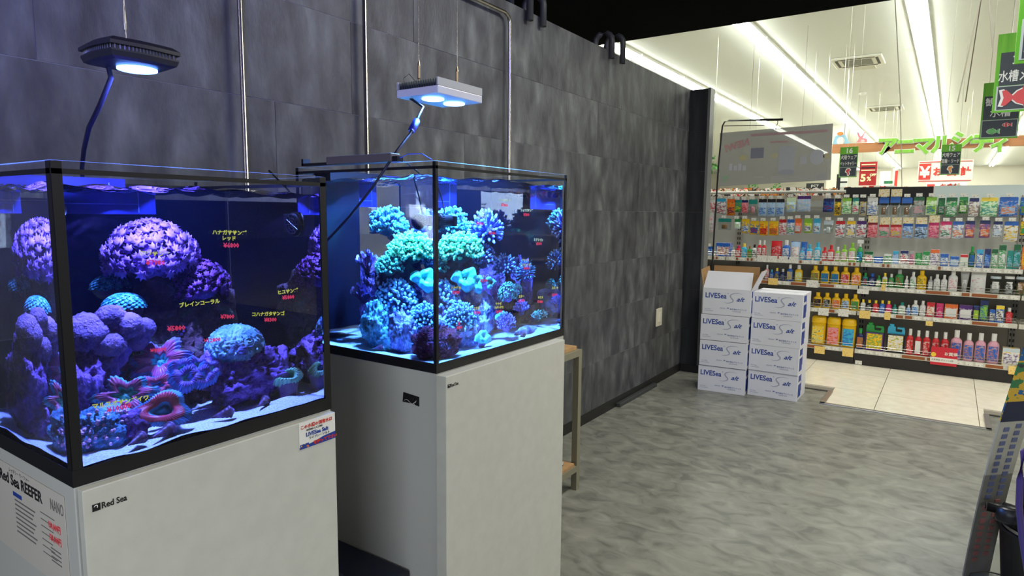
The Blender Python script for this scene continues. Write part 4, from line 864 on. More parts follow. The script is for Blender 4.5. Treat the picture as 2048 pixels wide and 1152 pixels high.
for bi, (xa, xb) in enumerate(bays):
    t = thing('shelving_unit', ['end shelving unit half hidden behind the wall end', 'shelving unit behind the cartons, white tube along its top', 'shelving unit with black header and then white header', 'shelving unit partly behind the leaning board and fish signs'][bi], 'shelf', ((xa+xb)/2, 6.3, 0)); UNITS.append(t)
    MB().box((xa, YB, .0), (xb, YB+.02, .86)).build('back_panel', M_backd, t); MB().box((xa, YB, .862), (xb, YB+.02, 1.40)).build('back_panel', M_backg, t)
    MB().box((xa, YF, 0), (xb, YF+.02, .105)).build('kick_plate', M_kick, t)
    for x in (xa+.008, xb-.008):
        u = MB().box((x-.012, YB-.012, 0), (x+.012, YB-.0005, 1.44)).build('upright', M_up, t); s_ = MB()
        for k in range(28): s_.box((x-.005, YB-.0126, .06+k*.048), (x+.005, YB-.0121, .085+k*.048))
        stuff(s_.build('slots', M_slot2, u))
    for si, z in enumerate(SZ):
        sh = MB().box((xa+.002, YF+.002, z-.018), (xb-.002, YB-.013, z)).build('shelf_board', M_shelf, t)
        r_ = MB().prism([(0, 0), (.006, .0), (.002, .036), (-.004, .036)], (xa+.002, YF, z-.034), (0, 1, 0), (0, 0, 1), ((xb-xa)-.004, 0, 0)).build('price_rail', M_rail, t)
        x = xa+.03
        while x < xb-.05:
            q = rt.random(); w_ = .05
            if q < .72: stag(r_, 'price_tag', x+w_/2, YF-.0035, z-.016, .048, .026, M_tagp)
            elif si < 3: w_ = rt.choice((.05, .11, .16)); w_ = min(w_, xb-.02-x); stag(r_, 'brown_strip', x+w_/2, YF-.0035, z-.016, w_, .024, M_tagb)
            else: w_ = .02; stag(r_, 'brown_strip', x+w_/2, YF-.0035, z-.016, .018, .024, M_tagb)
            x += w_+.014
        wr_ = MB(); 
        for dz in (.018, .04): wr_.tube([(xa+.01, YF+.008, z+dz), (xb-.01, YF+.008, z+dz)], .0014, 4)
        for k in range(7): xx = xa+.01+(xb-xa-.02)*k/6; wr_.tube([(xx, YF+.008, z), (xx, YF+.008, z+.04)], .0014, 4)
        wr_.build('wire_fence', M_wire, t)
MB().tube([(-2.86, 6.34, 1.475), (-.79, 6.34, 1.475)], .014, 12).build('top_tube', mat('tube_white', (214, 212, 200), .4), UNITS[1], smooth=True)
for x in (-2.4, -1.3, -.83): MB().tube([(x, 6.34, 1.475), (x, YB-.005, 1.43)], .006, 6).build('tube_bracket', M_up, UNITS[1])
a = Y(1688, 378, YB); MB().box((a.x, YB-.002, 1.36), (-.152, YB+.018, 1.518)).build('header_panel', mat('header_black', (16, 15, 14), .6), UNITS[2])
MB().box((-.150, YB-.002, 1.36), (.466, YB+.018, 1.522)).build('header_panel', mat('header_white', (214, 226, 222), .5), UNITS[2]); MB().box((.471, YB-.002, 1.36), (1.55, YB+.018, 1.522)).build('header_panel', mat('header_white', (214, 226, 222), .5), UNITS[3])
for z in (1.40,): MB().box((-.2, YB-.03, 1.325), (.46, YB-.01, 1.345)).build('hook_bar', M_up, UNITS[2]); MB().box((-1.73, YB-.03, 1.325), (-.62, YB-.01, 1.345)).build('hook_bar', M_up, UNITS[1])

# printed packaging colours
C = dict(y=(244, 196, 26), Y=(250, 220, 70), o=(232, 110, 40), r=(204, 34, 40), R=(150, 24, 34), p=(214, 40, 110), k=(24, 24, 28), n=(30, 40, 96), b=(40, 100, 190), c=(60, 176, 214), t=(30, 140, 130), g=(46, 150, 72), G=(24, 96, 52),
         l=(140, 196, 60), w=(228, 228, 224), s=(170, 172, 170), d=(90, 84, 78), m=(120, 90, 150), v=(84, 40, 120), f=(230, 150, 160), a=(196, 210, 216), B=(150, 110, 70), q=(216, 240, 200), z=(170, 200, 230))
NAMEC = dict(y='yellow', Y='pale yellow', o='orange', r='red', R='dark red', p='magenta', k='black', n='navy', b='blue', c='sky blue', t='teal', g='green', G='dark green', l='lime', w='white', s='grey', d='dark grey', m='mauve', v='purple', f='pink', a='clear', B='brown', q='pale green', z='pale blue')
def solid(k): return mat('pack_'+NAMEC[k].replace(' ', '_'), C[k], .38)
def printed(ks):
    cols = [C[k] for k in ks]
    k2 = len(cols); return nmat('print_'+ks, [cols[0], cols[0]]+[tuple(int(.7*v+.3*b) for v, b in zip(q, cols[0])) for q in cols[1:]], 42, (1, 1, 1.7), rough=.4, detail=4, pos=[0, .47]+[.56+.08*i for i in range(k2-1)]) if len(cols) > 1 else solid(ks)
M_clear = glassy('clear_plastic', (.86, .9, .9, 1), .06, .5, .15)
def product(kind, x0, x1, yt, cb, cc, cl, desc, shelf, yf, z, label, group, hang=None):
    ym = yt+12; A, Bp = Y(x0, ym, yf), Y(x1, ym, yf); W = max(.012, Bp.x-A.x); cx = (A.x+Bp.x)/2; top = Y((x0+x1)/2, yt, yf).z
    nm = {'B': 'bottle', 'S': 'spray_bottle', 'C': 'canister', 'X': 'product_box', 'P': 'pouch', 'J': 'jug', 'T': 'squeeze_tube', 'R': 'clear_jar', 'H': 'hanging_pack', 'K': 'hanging_pack', 'U': 'pump_bottle'}[kind]
    cat = {'B': 'bottle', 'S': 'bottle', 'C': 'canister', 'X': 'box', 'P': 'pouch', 'J': 'jug', 'T': 'tube', 'R': 'jar', 'H': 'pack', 'K': 'pack', 'U': 'bottle'}[kind]
    if kind in 'HK': z = Y((x0+x1)/2, hang, yf).z
    H = max(.02, top-z); L = W*.96
    t = thing(nm, label, cat, (cx, yf, z), group=group); o = Vector((cx, yf, z)); D = min(.09, W*.62); y = yf+D/2+.001; r = L/2
    if kind in 'BU':
        sq = 1.6; sy = D/L; nk = r*.42; hb = H*.76
        MB().lathe([(r*.88, z), (r, z+H*.03), (r, z+hb*.80), (r*.93, z+hb*.88), (nk*1.25, z+hb*.97), (nk, z+hb)], (cx, y, 0), 16, sx=1, sy=sy, sq=sq).build('bottle_body', solid(cb) if cb != 'a' else mat('pink_bottle', (222, 160, 178), .3), t, smooth=True)
        if False: MB().lathe([(r*.86, z+.003), (r*.93, z+H*.04), (r*.93, z+hb*.7)], (cx, y, 0), 16, sx=1, sy=sy, sq=sq).build('liquid', solid('f'), t, smooth=True)
        MB().lathe([(nk*1.12, z+hb*.99), (nk*1.12, z+H*.985), (nk*1.0, z+H)], (cx, y, 0), 14, sy=max(sy, .8)).build('cap', solid(cc), t, smooth=False)
        MB().box((cx-r*.8, y-D/2-.0012, z+H*.09), (cx+r*.8, y-D/2+.004, z+hb*.76)).build('front_label', printed(cl), t, bevel=.001)
    elif kind == 'S':
        MB().lathe([(r*.9, z), (r, z+.004), (r, z+H*.5), (r*.35, z+H*.72)], (cx, y, 0), 14, sy=D/L, sq=1).build('bottle_body', solid(cb), t, smooth=True)
        MB().box((cx-r*1.0, y-.012, z+H*.84), (cx+r*.9, y+.012, z+H)).box((cx-r*.35, y-.01, z+H*.7), (cx+r*.35, y+.01, z+H*.84)).box((cx-r*.9, y-.006, z+H*.7), (cx-r*.7, y+.006, z+H*.84)).build('trigger_head', solid(cc), t, bevel=.002)
        MB().box((cx-r*.8, y-D/2-.0012, z+H*.08), (cx+r*.8, y-D/2+.004, z+H*.48)).build('front_label', printed(cl), t)
    elif kind == 'C':
        sy = D/L*1.2; MB().lathe([(r*.95, z), (r, z+.005), (r, z+H*.76)], (cx, y+.01, 0), 20, sy=sy, sq=1).build('canister_body', solid(cb), t, smooth=True)
        MB().lathe([(r*1.03, z+H*.765), (r*1.05, z+H*.8), (r*1.0, z+H*.95), (r*.8, z+H)], (cx, y+.01, 0), 20, sy=sy, sq=1).build('lid', solid(cc), t, smooth=True)
        MB().box((cx-r*.78, y-D/2-.001-.006, z+H*.06), (cx+r*.78, y-D/2+.012, z+H*.66)).build('front_label', printed(cl), t, bevel=.002)
    elif kind == 'X':
        MB().box((cx-r, yf, z), (cx+r, yf+D, z+H)).build('carton_body', printed(cb), t, bevel=.0008)
        MB().box((cx-r*.98, yf-.0008, z+H*.78), (cx+r*.98, yf, z+H*.99)).build('top_band', solid(cc), t); MB().box((cx-r*.85, yf-.0010, z+H*.12), (cx+r*.85, yf-.0001, z+H*.7)).build('front_print', printed(cl), t)
    elif kind == 'P':
        b = MB(); n = 6
        def fn(u, v, s): q = math.sin(u*PI); th = D*.5*(1-v**1.6)*(.35+.65*q)+.001; return Vector((cx+(u-.5)*L*(1-.03*math.sin(v*PI)), y+s*th, z+H*v))
        b.grid(lambda u, v: fn(u, v, -1), n, 8); b.grid(lambda u, v: fn(1-u, v, 1), n, 8); b.build('bag', solid(cb), t, smooth=True)
        b = MB(); b.grid(lambda u, v: fn(.08+.84*u, .10+.6*v, -1)+Vector((0, -.0012, 0)), n, 6); b.build('front_print', printed(cl), t, smooth=True)
        MB().box((cx-r*.98, y-.0016, z+H*.88), (cx+r*.98, y+.0016, z+H)).build('top_seal', solid(cc), t)
    elif kind == 'J':
        b = MB(); b.box((cx-r, yf, z), (cx+r, yf+D, z+H*.66)); b.build('jug_body', solid(cb), t, bevel=.006)
        poly = [(-1, .62), (1, .62), (1, .8), (.9, .9), (.1, .9), (.1, .84), (.62, .84), (.7, .8), (.6, .74), (.0, .74), (-.1, .78), (-.1, .9), (-.25, .93), (-.9, .93), (-1, .84)]
        MB().prism([(a*r*.98, bb*H) for a, bb in poly], (cx, y-D*.2, z), EX, EZ, (0, D*.45, 0)).build('handle', solid(cc), t, bevel=0)
        MB().lathe([(r*.28, z+H*.92), (r*.28, z+H)], (cx-r*.55, y, 0), 14).build('cap', solid(cc), t); MB().box((cx-r*.85, yf-.0012, z+H*.08), (cx+r*.85, yf+.001, z+H*.62)).build('front_label', printed(cl), t)
    elif kind == 'T':
        b = MB(); b.grid(lambda u, v: Vector((cx+math.cos(2*PI*u)*r*(.55+.45*v), y+math.sin(2*PI*u)*D*.5*(1-.92*v), z+H*.18+H*.82*v)), 16, 6, cu=True); b.build('tube_body', solid(cb), t, smooth=True)
        MB().lathe([(r*.55, z), (r*.55, z+H*.18)], (cx, y, 0), 14, sy=.9).build('cap', solid(cc), t); MB().box((cx-r*.4, y-D*.34, z+H*.3), (cx+r*.4, y-D*.30, z+H*.6)).build('front_label', printed(cl), t)
    elif kind == 'R':
        MB().lathe([(r*.9, z), (r, z+.004), (r, z+H*.86)], (cx, y+.01, 0), 18, sy=.8).build('jar_body', M_clear, t, smooth=True); MB().lathe([(r*.85, z+.003), (r*.85, z+H*.5)], (cx, y+.01, 0), 16, sy=.8).build('contents', printed(cb), t, smooth=True)
        MB().lathe([(r*1.02, z+H*.86), (r*1.02, z+H*.99), (r*.9, z+H)], (cx, y+.01, 0), 18, sy=.8).build('lid', solid(cc), t); MB().box((cx-r*.6, y-r*.8-.001, z+H*.3), (cx+r*.6, y-r*.6, z+H*.7)).build('front_label', printed(cl), t)
    elif kind in 'HK':
        hd = .20 if kind == 'H' else .3
        MB().prism([(-r, H*(1-hd)), (r, H*(1-hd)), (r, H*.97), (r*.9, H), (-r*.9, H), (-r, H*.97)], (cx, yf, z), EX, EZ, (0, .0022, 0)).build('header_card', solid(cc), t)
        b = MB(); th = .006+.012*(kind == 'K')
        b.grid(lambda u, v: Vector((cx+(u-.5)*L, yf-th*math.sin(u*PI)**.5*math.sin(min(1, v*1.15)*PI)**.5*.9-.0003, z+H*(1-hd)*v)), 8, 6)
        b.grid(lambda u, v: Vector((cx+(.5-u)*L, yf+.004+th*.4*math.sin(u*PI)*math.sin(v*PI), z+H*(1-hd)*v)), 4, 4)
        b.build('pack_front', M_clear if cb == 'a' else printed(cb), t, smooth=True)
        if cb == 'a': MB().lathe([(r*.4, z+H*.1), (r*.45, z+H*.12), (r*.45, z+H*.45), (r*.25, z+H*.52)], (cx, yf-.001, 0), 12, sy=.3).build('contents', solid(cl[0]), t, smooth=True)
        else: MB().prism([(-r*.75, H*.12), (r*.75, H*.12), (r*.75, H*.5), (-r*.75, H*.5)], (cx, yf-th-.0012, z), EX, EZ, (0, .0006, 0)).build('front_print', printed(cl), t)
        # its hook, with the price plate
        un = UNITS[min(3, max(0, sum(cx > q[1] for q in bays)))]; zt = z+H-.006
        hk = MB().tube([(cx, YB-.012, zt+.004), (cx, yf-.03, zt+.004), (cx, yf-.04, zt+.009)], .0018, 5).build('peg_hook', M_wire, un)
        if label.find('board') < 0: stag(hk, 'price_plate', cx, yf-.041, zt+.022, .044, .026, M_tagp)
    return t
def row(items, shelf, yf, z, group, phrase):
    n = 0
    for it in items:
        kind, x0, x1, yt, cb, cc, cl = it[:7]; n += 1
        desc = it[8] if len(it) > 8 else None
        hang = it[7] if len(it) > 7 else None
        if not desc:
            k = {'B': 'bottle', 'U': 'bottle', 'S': 'trigger spray bottle', 'C': 'round-lidded canister', 'X': 'printed box', 'P': 'standing pouch', 'J': 'handled jug', 'T': 'squeeze tube', 'R': 'clear jar', 'H': 'flat pack', 'K': 'blister pack'}[kind]
            capw = {'B': 'cap', 'U': 'cap', 'S': 'trigger', 'C': 'lid', 'X': 'top', 'P': 'seal', 'J': 'handle', 'T': 'cap', 'R': 'lid', 'H': 'header', 'K': 'header'}[kind]
            desc = '%s %s with %s %s' % (NAMEC[cb[0]], k, NAMEC[cc], capw)
        product(kind, x0, x1, yt, cb, cc, cl, desc, shelf, yf, z, '%s, %s from wall end %s' % (desc, ordw(n), phrase), group, hang)
row([('H', 1416, 1431, 399, 'wrp', 'w', 'wr', 424), ('H', 1433, 1452, 397, 'wRc', 'c', 'wR', 429), ('H', 1454, 1471, 398, 'oyn', 'o', 'on', 431), ('H', 1469, 1483, 400, 'gmy', 't', 'gY', 424), ('H', 1483, 1496, 400, 'frw', 'n', 'fr', 426), ('K', 1497, 1515, 399, 'a', 't', 'f', 429),
     ('H', 1517, 1534, 398, 'zwc', 'k', 'zb', 433), ('H', 1534.5, 1551.5, 398, 'zwc', 'k', 'zb', 433), ('H', 1552, 1569, 398, 'zwc', 'k', 'zb', 433), ('K', 1573, 1592, 395, 'zqy', 'q', 'zY', 424), ('H', 1594, 1622, 392, 'zwf', 'v', 'zw', 423), ('H', 1646, 1668, 397, 'nbt', 'n', 'bR', 424),
     ('H', 1669.5, 1682, 397, 'ykl', 'k', 'ky', 431), ('H', 1684, 1703, 396, 'qgo', 'l', 'qg', 428), ('H', 1705, 1718, 396, 'qtf', 't', 'wr', 428), ('H', 1720, 1733, 396, 'syk', 'k', 'sk', 432), ('H', 1735, 1756, 395, 'wbY', 'w', 'wb', 430), ('K', 1758, 1778, 395, 'a', 'b', 'B', 433),
     ('K', 1780, 1801, 394, 'a', 'b', 'B', 433), ('K', 1803, 1825, 395, 'a', 'b', 'B', 433), ('H', 1827, 1849, 394, 'sGf', 'G', 'sf', 431), ('H', 1852, 1874, 394, 'ql', 'l', 'lb', 430), ('H', 1876, 1890, 396, 'GgB', 'G', 'sG', 429), ('H', 1892, 1915, 395, 'gwf', 'G', 'wg', 433),
     ('H', 1918, 1936, 394, 'Glw', 'g', 'wl', 427), ('H', 1938, 1958, 396, 'wBn', 'n', 'wB', 433), ('H', 1961, 1996, 395, 'qgt', 'Y', 'qt', 433), ('H', 1998, 2037, 394, 'bzo', 'b', 'zo', 433), ('H', 2040, 2064, 395, 'bgz', 'b', 'gB', 430)],
    5, 6.30, 0, 'packs on the upper hooks', 'on the upper hooks')
row([('H', 1413, 1427, 425, 'wf', 'w', 'ws', 464), ('K', 1436, 1463, 437, 'a', 't', 'B', 460), ('K', 1469, 1481, 438, 'aq', 'g', 'q', 458), ('H', 1483, 1499, 438, 'ybw', 'y', 'wb', 466), ('H', 1500, 1518, 442, 'yb', 'y', 'br', 469), ('H', 1519, 1536, 442, 'yro', 'y', 'ro', 471), ('H', 1538, 1557, 442, 'yo', 'y', 'oB', 471),
     ('H', 1558, 1573, 439, 'wrs', 'r', 'wr', 470), ('H', 1574, 1589, 439, 'wbs', 'b', 'wg', 470), ('K', 1590, 1603, 437, 'of', 'o', 'wf', 466), ('K', 1608, 1624, 437, 'lyw', 'l', 'wn', 466), ('K', 1627, 1641, 437, 'zcw', 'c', 'wn', 467), ('K', 1647, 1667, 441, 'a', 'a', 'w', 468), ('H', 1671, 1690, 442, 'wnB', 'r', 'wr', 475),
     ('H', 1693, 1711, 442, 'wnB', 'y', 'wy', 475), ('H', 1713, 1733, 442, 'wnr', 'v', 'wr', 475), ('H', 1735, 1755, 443, 'frB', 'R', 'fr', 475), ('H', 1757, 1778, 449, 'fsB', 'r', 'sg', 475), ('H', 1780, 1803, 449, 'fry', 'r', 'sy', 475), ('H', 1805, 1826, 447, 'zbB', 'b', 'zB', 476), ('H', 1829, 1855, 448, 'zks', 'b', 'zk', 477),
     ('H', 1857, 1878, 445, 'fpk', 'p', 'fp', 476), ('H', 1880, 1903, 443, 'wfr', 'p', 'wG', 477), ('H', 1905, 1928, 443, 'wbo', 'b', 'wo', 477), ('H', 1930, 1950, 442, 'mow', 'n', 'ow', 476), ('H', 1959, 1981, 441, 'mow', 'n', 'ow', 476), ('H', 1986, 2005, 443, 'wnz', 'n', 'wz', 474), ('H', 2008, 2037, 443, 'wyn', 'b', 'wy', 484), ('H', 2041, 2060, 443, 'ygt', 'y', 'g', 470)],
    6, 6.26, 0, 'packs on the lower hooks', 'on the lower hooks')
row([('H', 1412, 1426, 493, 'bwz', 'b', 'wb', 516), ('X', 1431, 1461, 486, 'bwr', 'b', 'wrg'), ('B', 1461, 1470, 495, 'w', 's', 'ws'), ('B', 1471, 1481, 491, 'r', 'p', 'wr'), ('B', 1482, 1493, 487, 'c', 'Y', 'cw'), ('B', 1494, 1503, 492, 'g', 'B', 'go'), ('B', 1503.5, 1513, 489, 'w', 'k', 'wk'), ('B', 1514, 1523.5, 481, 'r', 'w', 'wr'), ('B', 1524, 1532, 481, 'r', 'w', 'wr'),
     ('P', 1541, 1563, 482, 'r', 'r', 'rwn'), ('B', 1564, 1580, 481, 'b', 'w', 'wb'), ('P', 1580.5, 1600, 483, 'z', 'b', 'wfg'), ('P', 1601, 1614, 484, 'b', 'b', 'bw'), ('B', 1600, 1610, 494, 'c', 'c', 'wc'), ('B', 1612, 1625, 489, 'c', 'c', 'wf'), ('B', 1628, 1642, 485, 'c', 'c', 'wc'), ('B', 1643.5, 1654, 494, 'r', 'r', 'wr'), ('B', 1655, 1668.5, 490, 'r', 'r', 'wf'), ('B', 1670, 1680, 494, 'l', 'w', 'wf'),
     ('B', 1682, 1695, 490, 'l', 'l', 'wf'), ('B', 1697, 1712, 486, 'l', 'l', 'wf'), ('S', 1714, 1727, 480, 'g', 'w', 'cn'), ('X', 1729, 1746, 503, 'gw', 'G', 'wr'), ('X', 1747, 1765, 514, 'b', 'b', 'bz'), ('X', 1767, 1783, 508, 'gw', 'w', 'wg'), ('X', 1785, 1797, 502, 'zb', 'c', 'z'), ('X', 1800, 1817, 501, 'wn', 'n', 'wr'), ('X', 1819, 1828, 502, 'fm', 's', 'fm'), ('P', 1830, 1844, 506, 'g', 'G', 'gw'), ('X', 1845, 1859, 503, 'gw', 'g', 'wg'),
     ('X', 1860.5, 1879, 499, 'wm', 'o', 'wm'), ('X', 1880, 1897, 508, 'bz', 'b', 'wb'), ('X', 1899, 1918, 513, 'bz', 'b', 'zw'), ('X', 1920, 1936, 509, 'wq', 'r', 'wq'), ('B', 1938, 1951, 493, 'G', 'g', 'bG'), ('X', 1953, 1967, 499, 'bw', 'c', 'wb'), ('X', 1969, 1982, 498, 'nbB', 'n', 'bz'), ('X', 1983, 1996, 498, 'gwR', 'G', 'wg'), ('X', 1998, 2013, 490, 'gwR', 'G', 'wg'), ('X', 2014.5, 2027, 501, 'tgz', 't', 'tz'),
     ('X', 2028, 2042, 489, 'tRg', 'G', 'tz'), ('X', 2044, 2062, 494, 'oy', 'o', 'yo')], 4, 6.14, SZ[3], 'goods on the top shelf', 'on the top shelf')
row([('B', 1529, 1538, 530, 'f', 'w', 'wr'), ('B', 1538.5, 1547, 539, 'b', 'c', 'bw'), ('B', 1548.5, 1558, 536, 'b', 'Y', 'nY'), ('B', 1560, 1570, 538, 'n', 'w', 'ns'), ('B', 1573, 1586, 529, 'b', 'w', 'sy'), ('B', 1589, 1605, 530, 'y', 'w', 'qy'), ('B', 1621, 1639, 531, 'y', 'y', 'Bl'), ('B', 1641, 1659, 532, 'y', 'y', 'bg'), ('B', 1661, 1679, 533, 'y', 'y', 'bg'), ('B', 1681, 1700, 534, 'y', 'y', 'rw'), ('B', 1702, 1723, 535, 'y', 'y', 'ow'),
     ('B', 1724.5, 1736, 546, 't', 'g', 'no'), ('B', 1737, 1751, 547, 'n', 'b', 'nw'), ('B', 1752, 1762, 551, 'g', 'g', 'qf'), ('B', 1764, 1775, 546, 'w', 'Y', 'Yg'), ('B', 1776.5, 1788, 548, 'g', 'w', 'gf'), ('B', 1790, 1808, 539, 'g', 's', 'gr'), ('B', 1809, 1817, 552, 'w', 'w', 'ws'), ('B', 1820, 1833, 544, 'w', 'w', 'wg'), ('B', 1834, 1854, 541, 'y', 'y', 'yGo'), ('B', 1856, 1866, 553, 's', 's', 'ws'), ('B', 1867, 1881, 549, 'w', 'w', 'ws'), ('B', 1882, 1895, 550, 'w', 'w', 'ws'),
     ('B', 1897, 1917, 539, 'w', 'w', 'wf'), ('T', 1920, 1940, 543, 's', 's', 'ws'), ('P', 1942, 1974, 540, 'w', 'r', 'wwr'), ('R', 1980, 2003, 553, 'ws', 'a', 'ws'), ('R', 2009, 2030, 553, 'wk', 'w', 'wk'), ('R', 2032, 2052, 554, 'Bg', 'a', 'Bw')], 3, 6.14, SZ[2], 'goods on the second shelf down', 'on the second shelf down')
row([('B', 1626, 1644, 585, 'y', 'y', 'kB'), ('B', 1645, 1662, 586, 'y', 'y', 'kw'), ('B', 1663, 1681, 587, 'y', 'y', 'os'), ('B', 1682, 1700, 588, 'y', 'y', 'zd'), ('B', 1701, 1719, 589, 'y', 'y', 'gB'), ('B', 1720.5, 1731, 599, 'w', 'Y', 'ws'), ('B', 1732, 1744, 600, 'k', 'Y', 'kw'), ('B', 1745, 1757, 601, 'r', 'Y', 'rf'), ('B', 1758.5, 1770, 601, 'b', 'Y', 'bz'), ('B', 1771, 1783, 602, 'p', 'Y', 'pf'), ('B', 1784, 1794, 609, 't', 't', 'tw'),
     ('B', 1796, 1811, 605, 'w', 't', 'wgf'), ('B', 1812, 1821, 610, 'z', 'w', 'bz'), ('B', 1823, 1838, 601, 'w', 'w', 'zb'), ('B', 1839, 1852, 602, 'w', 'w', 'ws'), ('X', 1853, 1870, 605, 'rw', 'r', 'wo'), ('P', 1872, 1887, 607, 'p', 'p', 'pw'), ('X', 1888.5, 1916, 609, 'ow', 'o', 'ww'), ('X', 1918, 1945, 611, 'vw', 'v', 'ww'), ('P', 1946, 1959, 612, 'n', 'b', 'lY'), ('X', 1960, 1977, 601, 'nl', 'n', 'lb'), ('X', 1979, 1990, 619, 'bw', 'b', 'wk'), ('X', 1991.5, 2009, 611, 'bw', 'Y', 'wk'), ('B', 2011, 2026, 616, 'r', 'w', 'rf')],
    2, 6.14, SZ[1], 'goods on the third shelf down', 'on the third shelf down')
row([('C', 1622, 1652, 633, 'y', 'y', 'yqd'), ('C', 1653, 1681, 636, 'y', 'y', 'for'), ('C', 1683, 1712, 639, 'y', 'y', 'cb'), ('B', 1713, 1728, 657, 'n', 'g', 'Bo'), ('J', 1731, 1769, 647, 'v', 'g', 'ygs'), ('J', 1774, 1811, 650, 'k', 'c', 'wyg'), ('B', 1813, 1828, 658, 'r', 'w', 'rwB'), ('B', 1830, 1844, 661, 'r', 'w', 'w'), ('B', 1846, 1862, 662, 'r', 'w', 'rw'), ('B', 1864, 1880, 664, 'r', 'w', 'rwB'), ('B', 1882, 1899, 665, 'r', 'w', 'rw'),
     ('B', 1902, 1926, 661, 'a', 'w', 'boz'), ('B', 1928, 1949, 667, 'a', 'w', 'boz'), ('B', 1951, 1974, 667, 'a', 'w', 'boz'), ('B', 1976, 2001, 668, 'a', 'w', 'boz'), ('X', 2004, 2040, 697, 'wy', 'a', 'wmk')], 1, 6.14, SZ[0], 'goods on the lowest shelf', 'on the lowest shelf')
# white price cards over the hooks, yellow tags and the red offer sign on the rails
M_pc = nmat('price_card_print', [(232, 228, 220), (232, 228, 220), (226, 204, 110), (214, 120, 130)], 60, (1, 1, 2.5), rough=.6, const=True)
for (x0, x1, y0, y1) in ((1757, 1780, 378, 393), (1782, 1805, 378, 393), (1736, 1756, 432, 445), (1760, 1781, 435, 449), (1783, 1804, 435, 449), (1806, 1828, 435, 447), (1832, 1855, 435, 448), (1858, 1880, 431, 445)):
    a, b_ = Y(x0, y1, 6.215), Y(x1, y0, 6.215); stag(UNITS[2], 'price_card', (a.x+b_.x)/2, 6.215, (a.z+b_.z)/2, b_.x-a.x, b_.z-a.z, M_pc)
for (x0, x1, y0, y1, u) in ((1628, 1650, 694, 706, 1), (1684, 1707, 698, 712, 1), (1536, 1556, 557, 569, 1), (1718, 1741, 622, 636, 2), (1768, 1781, 625, 639, 2), (1762, 1771, 569, 581, 2), (1851, 1866, 643, 651, 2), (2016, 2031, 733, 748, 2)):
    a, b_ = Y(x0, y1, 6.105), Y(x1, y0, 6.105); stag(UNITS[u], 'sale_tag', (a.x+b_.x)/2, 6.105, (a.z+b_.z)/2, b_.x-a.x, b_.z-a.z, M_yelp)
for (x0, x1, y0, y1, u, zz_) in ((1514, 1534, 511, 523, 1, 6.105), (1535, 1555, 512, 524, 1, 6.105), (1557, 1576, 513, 525, 1, 6.105), (1578, 1597, 514, 526, 1, 6.105), (1612, 1637, 561, 574, 1, 6.105), (1636, 1658, 617, 630, 1, 6.105), (1676, 1698, 619, 632, 1, 6.105), (1710, 1724, 722, 728, 2, 6.1185), (1714, 1738, 579, 587, 2, 6.105)):
    a, b_ = Y(x0, y1, zz_), Y(x1, y0, zz_); stag(UNITS[u], 'shelf_card', (a.x+b_.x)/2, zz_, (a.z+b_.z)/2, b_.x-a.x, b_.z-a.z, M_tagp)
a, b_ = Y(1860, 728, 6.09), Y(1916, 698, 6.09); of = stag(UNITS[2], 'offer_sign', (a.x+b_.x)/2, 6.09, (a.z+b_.z)/2, b_.x-a.x, b_.z-a.z, mat('offer_red', (204, 30, 50), .5))
ox, oz = (a.x+b_.x)/2, (a.z+b_.z)/2; ORG[of.name] = Vector((ox, 6.09, oz))
MB().box((ox-.09, 6.0885, oz-.05), (ox+.09, 6.0896, oz-.012)).build('white_panel', M_paper, of); MB().lathe([(.018, 6.0885), (.018, 6.0896)], (ox-.07, 0, oz+.01), 16, axis=1, sx=-1).build('yellow_seal', mat('seal_yellow', (240, 200, 60), .5), of)
text('お買得', .03, M_paper, of, (ox+.0, 6.0888, oz+.012), EX, EZ, off=.0006); text('人気商品 ポイント2倍', .015, M_ink, of, (ox-.082, 6.088, oz-.036), EX, EZ)

# ================================================================== hanging signs, beam, banner, far store
M_sgreen = nmat('sign_green', [(96, 176, 44), (120, 196, 60)], 6, (8, 1, .5), rough=.5); M_sdark = mat('sign_slate', (58, 66, 76), .5); M_sline = mat('sign_pale_line', (196, 204, 204), .5); M_swhite = mat('sign_white', (238, 240, 236), .5)
M_fr, M_fg, M_fo = mat('fish_red', (214, 78, 84), .5), mat('fish_green', (110, 190, 110), .5), mat('dog_orange', (236, 150, 80), .5)
def fish(t, o, s, m, flip=1, stripes=True):
    y = o[1]; P = [(-.5, .0), (-.38, .2), (-.18, .3), (.1, .3), (.3, .2), (.42, .06), (.6, .26), (.72, .24), (.66, .0), (.72, -.24), (.6, -.26), (.42, -.06), (.3, -.18), (.05, -.28), (-.25, -.24), (-.42, -.12)]
    def pr(poly, name, mm, d, k=1.0):
        MB().prism([(a*s*k*flip, b*s*k) for a, b in poly][::flip], (o[0], y-d, o[2]), EX, EZ, (0, .0012, 0)).build(name, mm, t)
    pr(P, 'fish_outline', M_swhite, .002, 1.12); pr(P, 'fish_body', m, .0034)
    if stripes:
        for xx in (-.24, .16): pr([(xx, .24), (xx+.05, .24), (xx+.03, 0), (xx+.05, -.22), (xx, -.22), (xx-.03, 0)], 'fish_stripe', M_swhite, .0048)
    pr([(-.1, .28), (.0, .42), (.14, .42), (.18, .27)], 'fish_fin', m, .0034); pr([(-.12, -.24), (-.02, -.38), (.1, -.36), (.12, -.24)], 'fish_fin', m, .0034)
